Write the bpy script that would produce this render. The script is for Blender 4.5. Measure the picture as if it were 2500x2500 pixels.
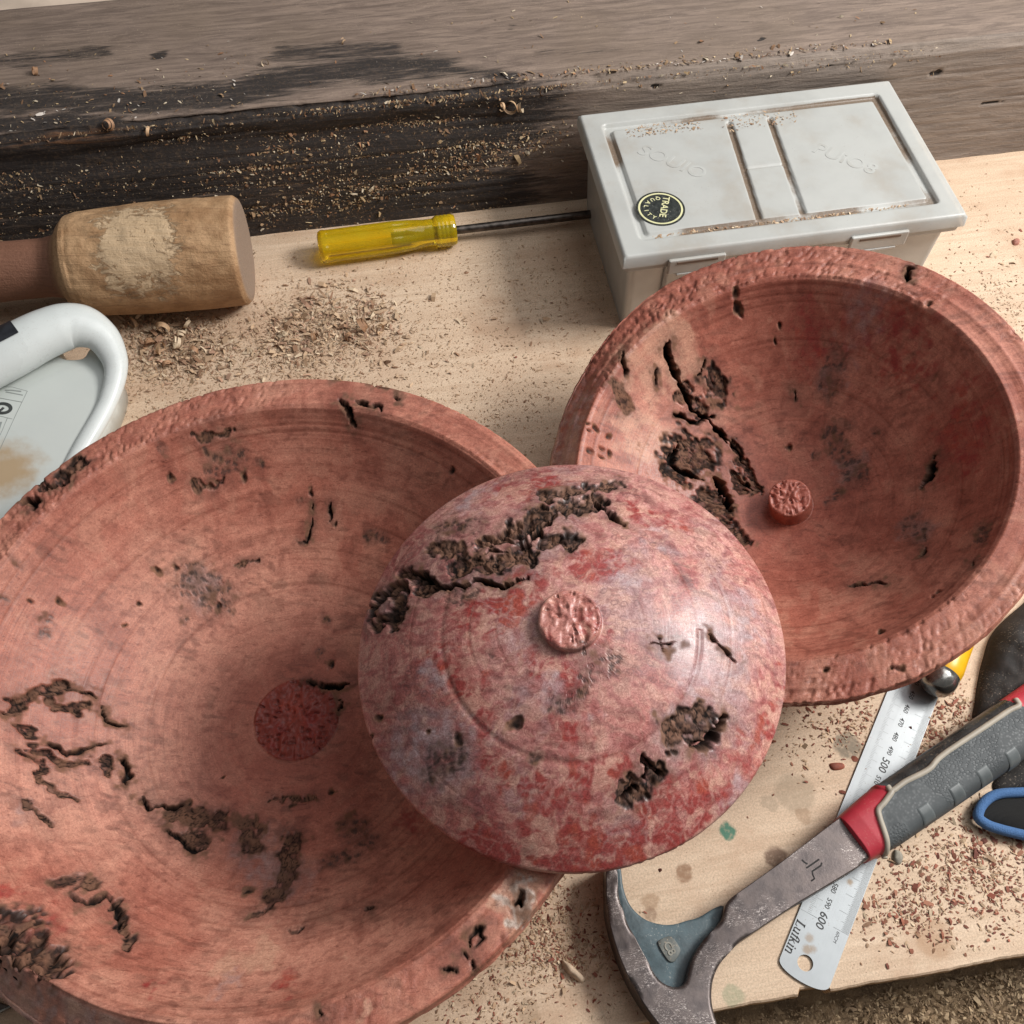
import bpy, bmesh, math, random
import numpy as np
from mathutils import Matrix, Vector

# ------------------------------------------------------------------ scene, camera, light
scene = bpy.context.scene
for o in list(bpy.data.objects):
    bpy.data.objects.remove(o)
COL = scene.collection
MM = 0.001
CAM_H = 595.0                       # camera height above the bench, mm
TILT = math.radians(31.7)           # lean of the view away from straight down
cam_data = bpy.data.cameras.new("camera")
cam = bpy.data.objects.new("camera", cam_data)
COL.objects.link(cam)
cam.location = (0, 0, CAM_H * MM)
cam.rotation_euler = (TILT, 0, 0)
cam_data.sensor_width = 36
cam_data.lens = 36
cam_data.clip_start = 0.01
cam_data.clip_end = 50
scene.camera = cam

world = bpy.data.worlds.new("World")
scene.world = world
world.use_nodes = True
bg = world.node_tree.nodes["Background"]
bg.inputs[0].default_value = (1.0, 0.97, 0.94, 1)
bg.inputs[1].default_value = 0.14

def window_light(name, az, el, dist, sx, sy, power, col, target=(0.0, 0.35, 0.05)):
    l = bpy.data.lights.new(name, 'AREA')
    l.shape = 'RECTANGLE'; l.size = sx; l.size_y = sy; l.energy = power; l.color = col
    o = bpy.data.objects.new(name, l); COL.objects.link(o)
    a, e = math.radians(az), math.radians(el)
    d = Vector((math.cos(a) * math.cos(e), math.sin(a) * math.cos(e), math.sin(e)))
    o.location = Vector(target) + d * dist
    o.rotation_euler = d.to_track_quat('Z', 'Y').to_euler()
    return o
window_light("window_light", 9, 42, 1.6, 0.50, 0.42, 29, (1.0, 0.97, 0.93))
window_light("wide_fill_light", 20, 62, 1.9, 1.7, 1.5, 15, (0.97, 0.98, 1.0))  # added broad fill lamp to soften the shadows, not a second window
scene.view_settings.view_transform = 'Standard'
scene.view_settings.look = 'None'
scene.view_settings.exposure = 0.06
scene.view_settings.gamma = 1.0
scene.render.resolution_x = 1024
scene.render.resolution_y = 1024

# ------------------------------------------------------------------ placing: photo pixel (0..2500) on a plane z mm above the bench
ST, CT = math.sin(TILT), math.cos(TILT)
def at(px, py, z=0.0):
    a, b = (px - 1250) / 2500.0, (1250 - py) / 2500.0
    d = (a, b * CT + ST, b * ST - CT)
    t = (z - CAM_H) / d[2]
    return (d[0] * t, d[1] * t, z)
def at2(pts, z=0.0):
    return np.array([at(x, y, z)[:2] for x, y in pts])

# ------------------------------------------------------------------ numpy noise
def _h(ix, iy, iz, seed):
    h = (ix.astype(np.uint32) * np.uint32(374761393) + iy.astype(np.uint32) * np.uint32(668265263)
         + iz.astype(np.uint32) * np.uint32(2147483647) + np.uint32((seed * 974634777) & 0xffffffff))
    h = (h ^ (h >> np.uint32(13))) * np.uint32(1274126177)
    h = (h ^ (h >> np.uint32(16))) * np.uint32(2246822519)
    return h ^ (h >> np.uint32(15))
def vnoise(x, y, z=None, seed=0):
    """smooth value noise, -1..1"""
    x = np.asarray(x, float); y = np.asarray(y, float)
    z = np.zeros_like(x) if z is None else np.asarray(z, float)
    ix, iy, iz = np.floor(x), np.floor(y), np.floor(z)
    fx, fy, fz = x - ix, y - iy, z - iz
    ix, iy, iz = ix.astype(np.int64), iy.astype(np.int64), iz.astype(np.int64)
    fx, fy, fz = [f * f * f * (f * (f * 6 - 15) + 10) for f in (fx, fy, fz)]
    def c(a, b, d):
        return _h(ix + a, iy + b, iz + d, seed).astype(np.float64) / 2147483648.0 - 1.0
    flat = not np.any(z)
    def plane(d):
        a = c(0, 0, d) * (1 - fx) + c(1, 0, d) * fx
        b = c(0, 1, d) * (1 - fx) + c(1, 1, d) * fx
        return a * (1 - fy) + b * fy
    return plane(0) if flat else plane(0) * (1 - fz) + plane(1) * fz
def fbm(x, y, z=None, seed=0, octaves=3):
    s, a, t = 0, 1.0, 0
    for k in range(octaves):
        s = s + a * vnoise(x * 2 ** k, y * 2 ** k, None if z is None else z * 2 ** k, seed + k * 7)
        t += a; a *= .5
    return s / t
def worley(x, y, seed=0):
    """F1, F2 in cell units and the id of the nearest cell"""
    ix, iy = np.floor(x).astype(np.int64), np.floor(y).astype(np.int64)
    f1 = np.full(x.shape, 9.0); f2 = np.full(x.shape, 9.0); cid = np.zeros(x.shape)
    zz = np.zeros_like(ix)
    for a in (-1, 0, 1):
        for b in (-1, 0, 1):
            h = _h(ix + a, iy + b, zz, seed)
            jx = (h & np.uint32(65535)).astype(float) / 65535.; jy = (h >> np.uint32(16)).astype(float) / 65535.
            d = np.hypot(ix + a + .1 + .8 * jx - x, iy + b + .1 + .8 * jy - y)
            nw = d < f1
            f2 = np.where(nw, f1, np.minimum(f2, d)); f1 = np.where(nw, d, f1)
            cid = np.where(nw, jx, cid)
    return f1, f2, cid
def sstep(a, b, x):
    t = np.clip((x - a) / (b - a), 0, 1)
    return t * t * (3 - 2 * t)
def seg_dist(x, y, pts):
    pts = np.asarray(pts, float)
    if len(pts) == 1:
        return np.hypot(x - pts[0, 0], y - pts[0, 1])
    best = np.full(x.shape, 1e9)
    for (ax, ay), (bx, by) in zip(pts[:-1], pts[1:]):
        dx, dy = bx - ax, by - ay
        t = np.clip(((x - ax) * dx + (y - ay) * dy) / (dx * dx + dy * dy + 1e-9), 0, 1)
        best = np.minimum(best, np.hypot(x - ax - t * dx, y - ay - t * dy))
    return best
def in_poly(x, y, poly):
    poly = np.asarray(poly); r = np.zeros(x.shape, bool); j = len(poly) - 1
    for i in range(len(poly)):
        xi, yi = poly[i]; xj, yj = poly[j]
        r ^= ((yi > y) != (yj > y)) & (x < (xj - xi) * (y - yi) / (yj - yi + 1e-12) + xi)
        j = i
    return r

# ------------------------------------------------------------------ mesh and object helpers (all lengths in mm)
def mesh_np(name, verts, faces, mat=None, smooth=True, attrs=None):
    """verts (N,3) mm; faces an (M,k) int array or a list of lists"""
    me = bpy.data.meshes.new(name)
    v = np.asarray(verts, np.float32) * MM
    me.vertices.add(len(v)); me.vertices.foreach_set("co", v.ravel())
    if isinstance(faces, np.ndarray):
        m, k = faces.shape
        me.loops.add(m * k); me.loops.foreach_set("vertex_index", faces.astype(np.int32).ravel())
        me.polygons.add(m); me.polygons.foreach_set("loop_start", np.arange(0, m * k, k, dtype=np.int32))
    else:
        tot = [len(f) for f in faces]; st = np.cumsum([0] + tot[:-1])
        me.loops.add(sum(tot)); me.loops.foreach_set("vertex_index", np.concatenate([np.asarray(f) for f in faces]).astype(np.int32))
        me.polygons.add(len(faces)); me.polygons.foreach_set("loop_start", np.asarray(st, np.int32))
    me.update(calc_edges=True)
    me.polygons.foreach_set("use_smooth", np.full(len(me.polygons), bool(smooth)))
    for an, arr in (attrs or {}).items():
        a = me.attributes.new(an, 'FLOAT_COLOR', 'POINT')
        c4 = np.ones((len(v), 4), np.float32); arr = np.asarray(arr, np.float32); c4[:, :arr.shape[1]] = arr
        a.data.foreach_set("color", c4.ravel())
    if mat:
        me.materials.append(mat)
    return me
def obj(name, me, parent=None, label=None, category=None, group=None, kind=None, loc=None, rot=None):
    o = bpy.data.objects.new(name, me); COL.objects.link(o)
    if parent is not None: o.parent = parent
    if loc is not None: o.location = Vector(loc) * MM
    if rot is not None: o.rotation_euler = rot
    for k, v in (("label", label), ("category", category), ("group", group), ("kind", kind)):
        if v: o[k] = v
    return o
def empty(name, loc, rz, label, category, group=None):
    o = obj(name, None, None, label, category, group, None, loc, (0, 0, rz)); o.empty_display_size = .02
    return o
def grid_faces(nv, nu, wrap=False, flip=False):
    i = np.arange(nv - 1)[:, None] * nu; k = np.arange(nu if wrap else nu - 1)[None, :]; k2 = (k + 1) % nu
    f = np.stack([i + k, i + k2, i + nu + k2, i + nu + k], -1).reshape(-1, 4)
    return f[:, ::-1].copy() if flip else f
def from_bm(name, bm, mat, smooth=False):
    me = bpy.data.meshes.new(name)
    for v in bm.verts: v.co *= MM
    bmesh.ops.recalc_face_normals(bm, faces=bm.faces)
    bm.to_mesh(me); bm.free(); me.materials.append(mat)
    for p in me.polygons: p.use_smooth = smooth
    return me
def prism(name, poly, z0, z1, mat, bevel=0.0, segs=2, smooth=False, holes=()):
    """closed outline extruded from z0 to z1, top edge rounded"""
    bm = bmesh.new()
    loops = [np.asarray(poly, float)] + [np.asarray(h, float) for h in holes]
    if len(loops) == 1:
        vs = [bm.verts.new((p[0], p[1], z1)) for p in loops[0]]
        f = bm.faces.new(vs)
        if f.normal.z < 0 or f.calc_area() == 0: pass
        bm.normal_update()
        if f.normal.z < 0: f.normal_flip()
        r = bmesh.ops.extrude_face_region(bm, geom=[f])
        nv = [g for g in r['geom'] if isinstance(g, bmesh.types.BMVert)]
        for v in nv: v.co.z = z0
        top = [e for e in bm.edges if abs(e.verts[0].co.z - z1) < 1e-6 and abs(e.verts[1].co.z - z1) < 1e-6]
        if bevel > 0:
            bmesh.ops.bevel(bm, geom=top, offset=bevel, segments=segs, profile=.5, affect='EDGES', clamp_overlap=True)
    else:
        edges = []
        for lp in loops:
            vs = [bm.verts.new((p[0], p[1], z1)) for p in lp]
            edges += [bm.edges.new((vs[i], vs[(i + 1) % len(vs)])) for i in range(len(vs))]
        bmesh.ops.triangle_fill(bm, use_beauty=True, use_dissolve=False, edges=edges)
        fs = list(bm.faces)
        r = bmesh.ops.extrude_face_region(bm, geom=fs)
        for v in [g for g in r['geom'] if isinstance(g, bmesh.types.BMVert)]: v.co.z = z0
    me = from_bm(name, bm, mat, smooth)
    return me
def box_bm(bm, c, s, rz=0.0):
    m = Matrix.Translation(c) @ Matrix.Rotation(rz, 4, 'Z') @ Matrix.Diagonal((s[0], s[1], s[2], 1))
    return bmesh.ops.create_cube(bm, size=1.0, matrix=m)['verts']
def box(name, c, s, mat, bevel=.5, rz=0.0):
    bm = bmesh.new(); box_bm(bm, c, s, rz)
    if bevel: bmesh.ops.bevel(bm, geom=bm.edges[:], offset=bevel, segments=2, profile=.5, affect='EDGES')
    return from_bm(name, bm, mat)
def lathe(name, prof, axis0, axis1, mat, nu=48, fn=None, smooth=True, attr_fn=None, step=None):
    """prof = (t mm along the axis, r mm); fn(t, ang, r) -> r"""
    prof = np.asarray(prof, float)
    if step:
        L = np.concatenate([[0], np.cumsum(np.hypot(*np.diff(prof, axis=0).T))]); s = np.linspace(0, L[-1], int(L[-1] / step) + 1)
        prof = np.stack([np.interp(s, L, prof[:, 0]), np.interp(s, L, prof[:, 1])], 1)
    a0, a1 = np.asarray(axis0, float), np.asarray(axis1, float); d = (a1 - a0) / np.linalg.norm(a1 - a0)
    up = np.array([0, 0, 1.]); sd = np.cross(d, up); sd /= np.linalg.norm(sd); up = np.cross(sd, d)
    ang = np.linspace(0, 2 * np.pi, nu, endpoint=False)
    T, A = np.meshgrid(prof[:, 0], ang, indexing='ij'); Rr = np.repeat(prof[:, 1:2], nu, 1)
    if fn is not None: Rr = fn(T, A, Rr)
    P = a0 + T[..., None] * d + (Rr * np.cos(A))[..., None] * sd + (Rr * np.sin(A))[..., None] * up
    at_ = None
    if attr_fn is not None: at_ = {"m1": attr_fn(T, A).reshape(-1, 3)}
    return mesh_np(name, P.reshape(-1, 3), grid_faces(len(prof), nu, True, True), mat, smooth, at_)
def tube(name, path, rad, mat, nu=12, flat=1.0, arc=None, closed=False, smooth=True):
    """tube along a 3-D path; rad a number or one per point; flat squashes it in z; arc=(a0,a1) radians builds part of the round"""
    P = np.asarray(path, float); n = len(P); rad = np.broadcast_to(np.asarray(rad, float), (n,))
    T = np.roll(P, -1, 0) - np.roll(P, 1, 0) if closed else np.gradient(P, axis=0)
    T /= np.linalg.norm(T, axis=1)[:, None] + 1e-12
    S = np.cross(T, [0, 0, 1.]); S /= np.linalg.norm(S, axis=1)[:, None] + 1e-9; U = np.cross(S, T)
    wrap = arc is None
    ang = np.linspace(0, 2 * np.pi, nu, endpoint=False) if wrap else np.linspace(arc[0], arc[1], nu)
    V = P[:, None] + rad[:, None, None] * (np.cos(ang)[None, :, None] * S[:, None] + flat * np.sin(ang)[None, :, None] * U[:, None])
    V = V.reshape(-1, 3)
    if closed:
        V = np.vstack([V, V[:nu]]); f = grid_faces(n + 1, nu, wrap, True)
    else:
        f = grid_faces(n, nu, wrap, True)
    faces = [list(q) for q in f]
    if not closed and wrap:
        faces += [list(range(nu))[::-1], list(range((n - 1) * nu, n * nu))]
    return mesh_np(name, V, faces, mat, smooth)
def spline(pts, n, closed=False):
    """Catmull-Rom through the points"""
    P = np.asarray(pts, float); m = len(P)
    if closed: Q = np.vstack([P[-1], P, P[0], P[1]]); k = m
    else: Q = np.vstack([2 * P[0] - P[1], P, 2 * P[-1] - P[-2]]); k = m - 1
    out = []
    for s in np.linspace(0, k, n, endpoint=not closed):
        i = min(int(s), k - 1); t = s - i
        a, b, c, d = Q[i:i + 4]
        out.append(.5 * ((2 * b) + (c - a) * t + (2 * a - 5 * b + 4 * c - d) * t * t + (3 * b - a - 3 * c + d) * t ** 3))
    return np.array(out)
def text_me(name, s, size, mat, shear=0.0, depth=0.04, bold=0.0, spacing=1.0):
    """flat lettering as mesh, centred, size = cap height-ish in mm"""
    cu = bpy.data.curves.new(name, 'FONT'); cu.body = s; cu.size = size * 1.38 * MM; cu.align_x = 'CENTER'; cu.align_y = 'CENTER'
    cu.shear = shear; cu.extrude = depth * MM; cu.offset = bold * MM; cu.space_character = spacing; cu.resolution_u = 4
    o = bpy.data.objects.new(name, cu); COL.objects.link(o)
    bpy.context.view_layer.update()
    me = bpy.data.meshes.new_from_object(o.evaluated_get(bpy.context.evaluated_depsgraph_get()))
    bpy.data.objects.remove(o); bpy.data.curves.remove(cu)
    me.name = name; me.materials.clear(); me.materials.append(mat)
    return me
def strip_me(name, pts, w, z0, z1, mat):
    """flat line of width w along a 2-D path"""
    P = np.asarray(pts, float); T = np.gradient(P, axis=0); T /= np.linalg.norm(T, axis=1)[:, None] + 1e-9
    N = np.stack([-T[:, 1], T[:, 0]], 1) * w / 2
    top = np.vstack([P + N, P - N]); n = len(P)
    V = np.vstack([np.c_[top, np.full(2 * n, z1)], np.c_[top, np.full(2 * n, z0)]])
    F = []
    for i in range(n - 1):
        F += [[i, n + i, n + i + 1, i + 1], [i, i + 1, 2 * n + i + 1, 2 * n + i], [n + i + 1, n + i, 3 * n + i, 3 * n + i + 1]]
    return mesh_np(name, V, F, mat, False)

# ------------------------------------------------------------------ materials
class NT:
    def __init__(s, name):
        s.m = bpy.data.materials.new(name); s.m.use_nodes = True; s.t = s.m.node_tree
        s.b = s.t.nodes["Principled BSDF"]
    def n(s, typ, ins=None, out=0, **props):
        nd = s.t.nodes.new(typ)
        for k, v in props.items(): setattr(nd, k, v)
        for k, v in (ins or {}).items(): s.put(nd.inputs[k], v)
        return nd.outputs[out]
    def put(s, sock, v):
        if isinstance(v, bpy.types.NodeSocket): s.t.links.new(v, sock)
        elif isinstance(v, (tuple, list)) and sock.type == 'RGBA' and len(v) == 3: sock.default_value = (*v, 1)
        else: sock.default_value = v
    def math(s, op, a, b=0.0, clamp=False):
        return s.n('ShaderNodeMath', {0: a, 1: b}, operation=op, use_clamp=clamp)
    def mix(s, f, a, b, mode='MIX'):
        nd = s.t.nodes.new('ShaderNodeMix'); nd.data_type = 'RGBA'; nd.blend_type = mode
        s.put(nd.inputs[0], f); s.put(nd.inputs[6], a); s.put(nd.inputs[7], b)
        return nd.outputs[2]
    def co(s, scale=(1, 1, 1), kind='Object'):
        c = s.n('ShaderNodeTexCoord', out={'Generated': 0, 'Object': 3}[kind])
        return s.n('ShaderNodeVectorMath', {0: c, 1: tuple(1000 * k for k in scale)}, operation='MULTIPLY')
    def noise(s, vec, scale, detail=3.0, rough=.55, dist=0.0):
        return s.n('ShaderNodeTexNoise', {'Vector': vec, 'Scale': scale, 'Detail': detail, 'Roughness': rough, 'Distortion': dist})
    def vor(s, vec, scale, feature='F1', out=0):
        return s.n('ShaderNodeTexVoronoi', {'Vector': vec, 'Scale': scale}, out=out, feature=feature)
    def ramp(s, v, lo, hi, a=0.0, b=1.0):
        return s.n('ShaderNodeMapRange', {0: v, 1: lo, 2: hi, 3: a, 4: b}, interpolation_type='SMOOTHSTEP')
    def attr(s, name):
        c = s.n('ShaderNodeAttribute', attribute_name=name)
        nd = s.t.nodes.new('ShaderNodeSeparateColor'); s.put(nd.inputs[0], c)
        return nd.outputs[0], nd.outputs[1], nd.outputs[2]
    def bump(s, h, strength, dist_mm=1.0, normal=None):
        ins = {'Strength': strength, 'Distance': dist_mm * MM, 'Height': h}
        if normal is not None: ins['Normal'] = normal
        return s.n('ShaderNodeBump', ins)
    def done(s, color=None, rough=None, normal=None, **kw):
        if color is not None: s.put(s.b.inputs['Base Color'], color)
        if rough is not None: s.put(s.b.inputs['Roughness'], rough)
        if normal is not None: s.put(s.b.inputs['Normal'], normal)
        for k, v in kw.items(): s.put(s.b.inputs[k.replace('_', ' ')], v)
        return s.m

def mat_simple(name, col, rough=.5, var=.25, scale=.08, bump=.1, bscale=.6, dust=0.0, dustcol=(.55, .42, .3), metal=0.0, **kw):
    """plain surface with slight mottling, dust specks and fine relief"""
    t = NT(name); c = t.co()
    n1 = t.noise(c, scale, 4); n2 = t.noise(c, bscale, 3)
    dk = tuple(k * (1 - var) for k in col); lt = tuple(min(1, k * (1 + var)) for k in col)
    colr = t.mix(t.ramp(n1, .3, .7), dk, lt)
    if dust:
        d = t.math('MULTIPLY', t.ramp(t.noise(c, .9, 2), .58, .70), t.ramp(t.noise(c, .05, 2), .35, .65))
        colr = t.mix(t.math('MULTIPLY', d, dust), colr, dustcol)
    r = t.ramp(n1, .3, .7, max(0.02, rough - .08), min(1, rough + .08))
    return t.done(colr, r, t.bump(n2, bump, .4), Metallic=metal, **kw)
FEAT_DOME = """
r 16 0  20,-100 50,-88 75,-66
r 12 0  -45,-92 -20,-102 10,-104
r 9 0  90,-45 98,-20
b 3.9 3  -12.8,76.2 -0.2,79.2 12.4,81.1 25.3,86.1
b 4.9 4  -10.4,65 5.7,69.6 16.8,69.9
k 1.7 6  13.4,76.3 16.7,67.2 22.5,60.6 25.8,55
b 5.7 5  -38.4,47.2 -26.2,51.7 -15.3,57 -8,59.8
k 2.5 10  -26.7,39.6 -20.1,43.4 -13.5,51.2 -9.8,55.5
b 4.2 4  -9.3,42.6 -3.4,45.3 3.1,42.9
k 1.1 5  -43,37.5 -38.2,40.4 -28.4,37.6
e 6.8 2  -63.3,60.9 -46.3,58.3
b 4.7 2  -64.9,47.3 -51.8,42
b 4.4 3  -55.2,33.9 -40.4,32.8 -28.4,32.7 -18.9,33.2
k 1.1 6  -67.4,26.5 -58.4,23.3 -49.8,22.2 -45,25 -33,20 -23.6,21.2 -18.9,23
b 4.2 6  -81.5,39.4 -74.3,32.5 -67.4,25.8
b 4.9 6  -98.3,25.8 -91.5,28.7 -82.6,28.2
b 6.2 5  -93.6,13.4 -87.6,14.5 -84,20.3
k 1.2 6  -78.9,40.4 -67.5,28.7
k 1.1 5  -100.9,23.9 -95.6,27.8 -91.8,23.8
e 4.9 1.5  -57,17.7 -47.2,16.8
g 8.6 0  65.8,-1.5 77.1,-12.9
k 1.1 5  65.3,-1 68.9,-8.2 73.5,-11.1 77,-13.5
k 0.6 3  36.1,-9.3 42.3,-10.4 48.7,-8.4
k 0.5 2  40.7,-7.6 42.7,-13.2
b 7.2 3  46.7,-47.1 58.4,-42.6
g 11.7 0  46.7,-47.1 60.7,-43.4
k 1.9 7  53.9,-54.3 62.2,-49.6 70.9,-40.3
e 1.7 1  41.9,-56.3
k 2.7 9  21.9,-74.8 28.1,-70.8
k 3.2 10  32.1,-66.5 34.4,-61.4 38.2,-64.3
b 4.2 3  22.5,-74.1 29.2,-69.6 37.2,-63.3
e 3 1.5  -36.8,-12.5
e 1.9 1.5  -92.1,-34.1
e 1.1 1.5  -96,-42.3
e 2 1.5  -51.9,-48.7
e 3.2 1.5  -16.5,-58
e 3 1.5  -20.8,-96.2
e 1.2 1.5  -66.7,-44.5
e 2.5 1.5  -26.2,-44.3
e 1.7 1.5  41.9,-56.1
e 6.2 0.8  7.7,-15.5 17.6,-18.2
e 5.6 0.8  6.3,-23.3 2.8,-30.9 -5.1,-37.2
e 9.3 0.6  -62.1,-59.6 -54.9,-56.2
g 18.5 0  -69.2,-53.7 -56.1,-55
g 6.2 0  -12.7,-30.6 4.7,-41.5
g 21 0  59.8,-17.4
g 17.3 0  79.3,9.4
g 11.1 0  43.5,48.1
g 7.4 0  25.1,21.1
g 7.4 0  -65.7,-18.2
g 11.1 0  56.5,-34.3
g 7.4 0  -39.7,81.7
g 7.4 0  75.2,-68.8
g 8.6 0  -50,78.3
r 9.3 0  -10.2,-15.2 -4.8,-26.5
r 11.1 0  29,-80.3 48.1,-74.7
r 13.6 0  34.4,-90.8 54.9,-83.2
r 7.4 0  20.9,-101.7 57.6,-93.3
r 5.6 0  -39,-98.9 -21.1,-102.4
r 13.6 0  -15.1,-88.1 6.8,-91.2
r 7.4 0  -42.3,-60.2 -24.5,-68.2 -9.2,-73.6
r 7.4 0  0.2,-48.8
r 9.9 0  15,-0.3
r 13.6 0  -46.9,4.1 -18.9,16.5
r 9.9 0  22.1,31.8 4.5,28.7
r 8.6 0  1.8,-68.9 18.3,-64.9
r 11.1 0  -31.9,80 -6.4,86.7
r 8.6 0  30.2,66.3 54.5,58
r 7.4 0  -63.5,-9.2 -46.6,-28.4 -36.4,-47.3
"""
FEAT_RIGHT = """
k 1.5 9  -60.9,96.1 -63.5,88.3 -61.9,80.9 -57.3,72.8 -53.9,64 -45,58 -37.9,49.8 -37,43.6
k 2.5 10  -61.8,89.9 -59.8,78.6
k 1.1 5  -65.8,58.7 -55,56.4 -45,58 -39.5,62.1
b 8.5 3  -37.3,76.5
b 5.5 3  -48.2,64.5
b 4.1 4  -55.1,76.5 -59.8,67.6
k 1 5  -47.7,82.6 -41.7,88.9
b 11.7 3  -64.3,32.9 -55.8,37.3
k 1.7 6  -65.6,42.6 -70.9,29.2 -59.1,21.5 -52.1,18.7
k 2.5 10  -44.6,23.6 -40.5,12 -36.2,0.8
b 3.3 4  -32.1,43.4 -26.4,34.9 -22,22.4 -22.1,13.4
b 7.6 4  -50.8,6 -43.3,-1.1
b 5.2 4  -42.2,-8.7 -34.8,-17.4 -31.9,-22.4
b 2.8 3  -30.7,26.4 -28.9,11.9
b 4.1 3  -73.1,22.9 -65.8,17.1
k 0.8 4  -38.1,48.2 -29.1,40.1 -25.1,31.5
k 0.8 4  -29.6,21 -22.9,13.4
k 1 5  -92.1,86.7 -91.3,73
k 0.8 3  -72.2,81 -73.7,72.8
k 0.7 3  10.5,71.9 11,66
e 1.1 2  -115,40.2
e 1.4 2  -111.3,38.1
e 1.1 2  -114.9,34.6
e 1.8 2  -114.2,22.4
e 1.4 2  -108.9,27.2
e 1.7 2  -104.8,35.2
e 1.5 2  -104.7,25.5
e 1.1 2  -110,21.8
e 2.2 2  -17.2,118
e 1.9 2  -17.3,111.5
e 1.2 2  7.1,103.1
e 1.2 2  2.7,96.7
e 1.9 2  91.2,86.5
e 1.8 2  8.1,-130.7
e 1.7 2  37.1,-108.5
e 1.4 2  41.3,-131.4
e 1.5 2  67.6,-92.1
e 1.2 2  70.2,-89
e 1.9 2  3.6,39.8
e 2.8 2  56.8,35
e 3 2  89,49.5
k 1.8 7  85.4,114.1 84.1,105.4
b 4.7 1  -96.2,64.8 -94.5,56.9
e 8.3 0.8  39.7,80.1 34,73.7
e 3.9 1  32.9,65.6
e 5.5 0.8  28.1,42.4 39.7,44
e 6.9 1  33.6,34.4 43.3,10.9
e 4.7 1  31.1,3.5 25.9,0.1
e 3.3 1  20,31
k 1.4 4  84.5,6.1 81.9,-2.1 77.2,-9.5
e 2.8 1  83.9,2
e 7.6 1  66.8,-34 68.1,-42.8
g 9.6 0  67.8,-36.5
k 1.2 3  70.1,-51 67.6,-57.2
e 4.7 1  97.9,-55.8 94.2,-61.5
k 1.1 3  88.9,-74.1 87.7,-76.6
k 0.7 3  27.4,-66.3 38.4,-66.4 46.4,-70.3
r 17.9 0  59.6,87 79.5,65.6
r 15.1 0  101.9,23.6 103,-3.6
r 12.4 0  60.5,94.7
g 12.4 0  57.6,95.9
r 16.5 0  28.8,94.2
p 16.5 0  -54,99.3 -82.7,76.8
g 8.3 0  -57.4,3.6
p 17.9 0  -84.8,41.7
g 8.3 0  38.9,73.7
g 9.6 0  38.3,21.3
"""
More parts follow.
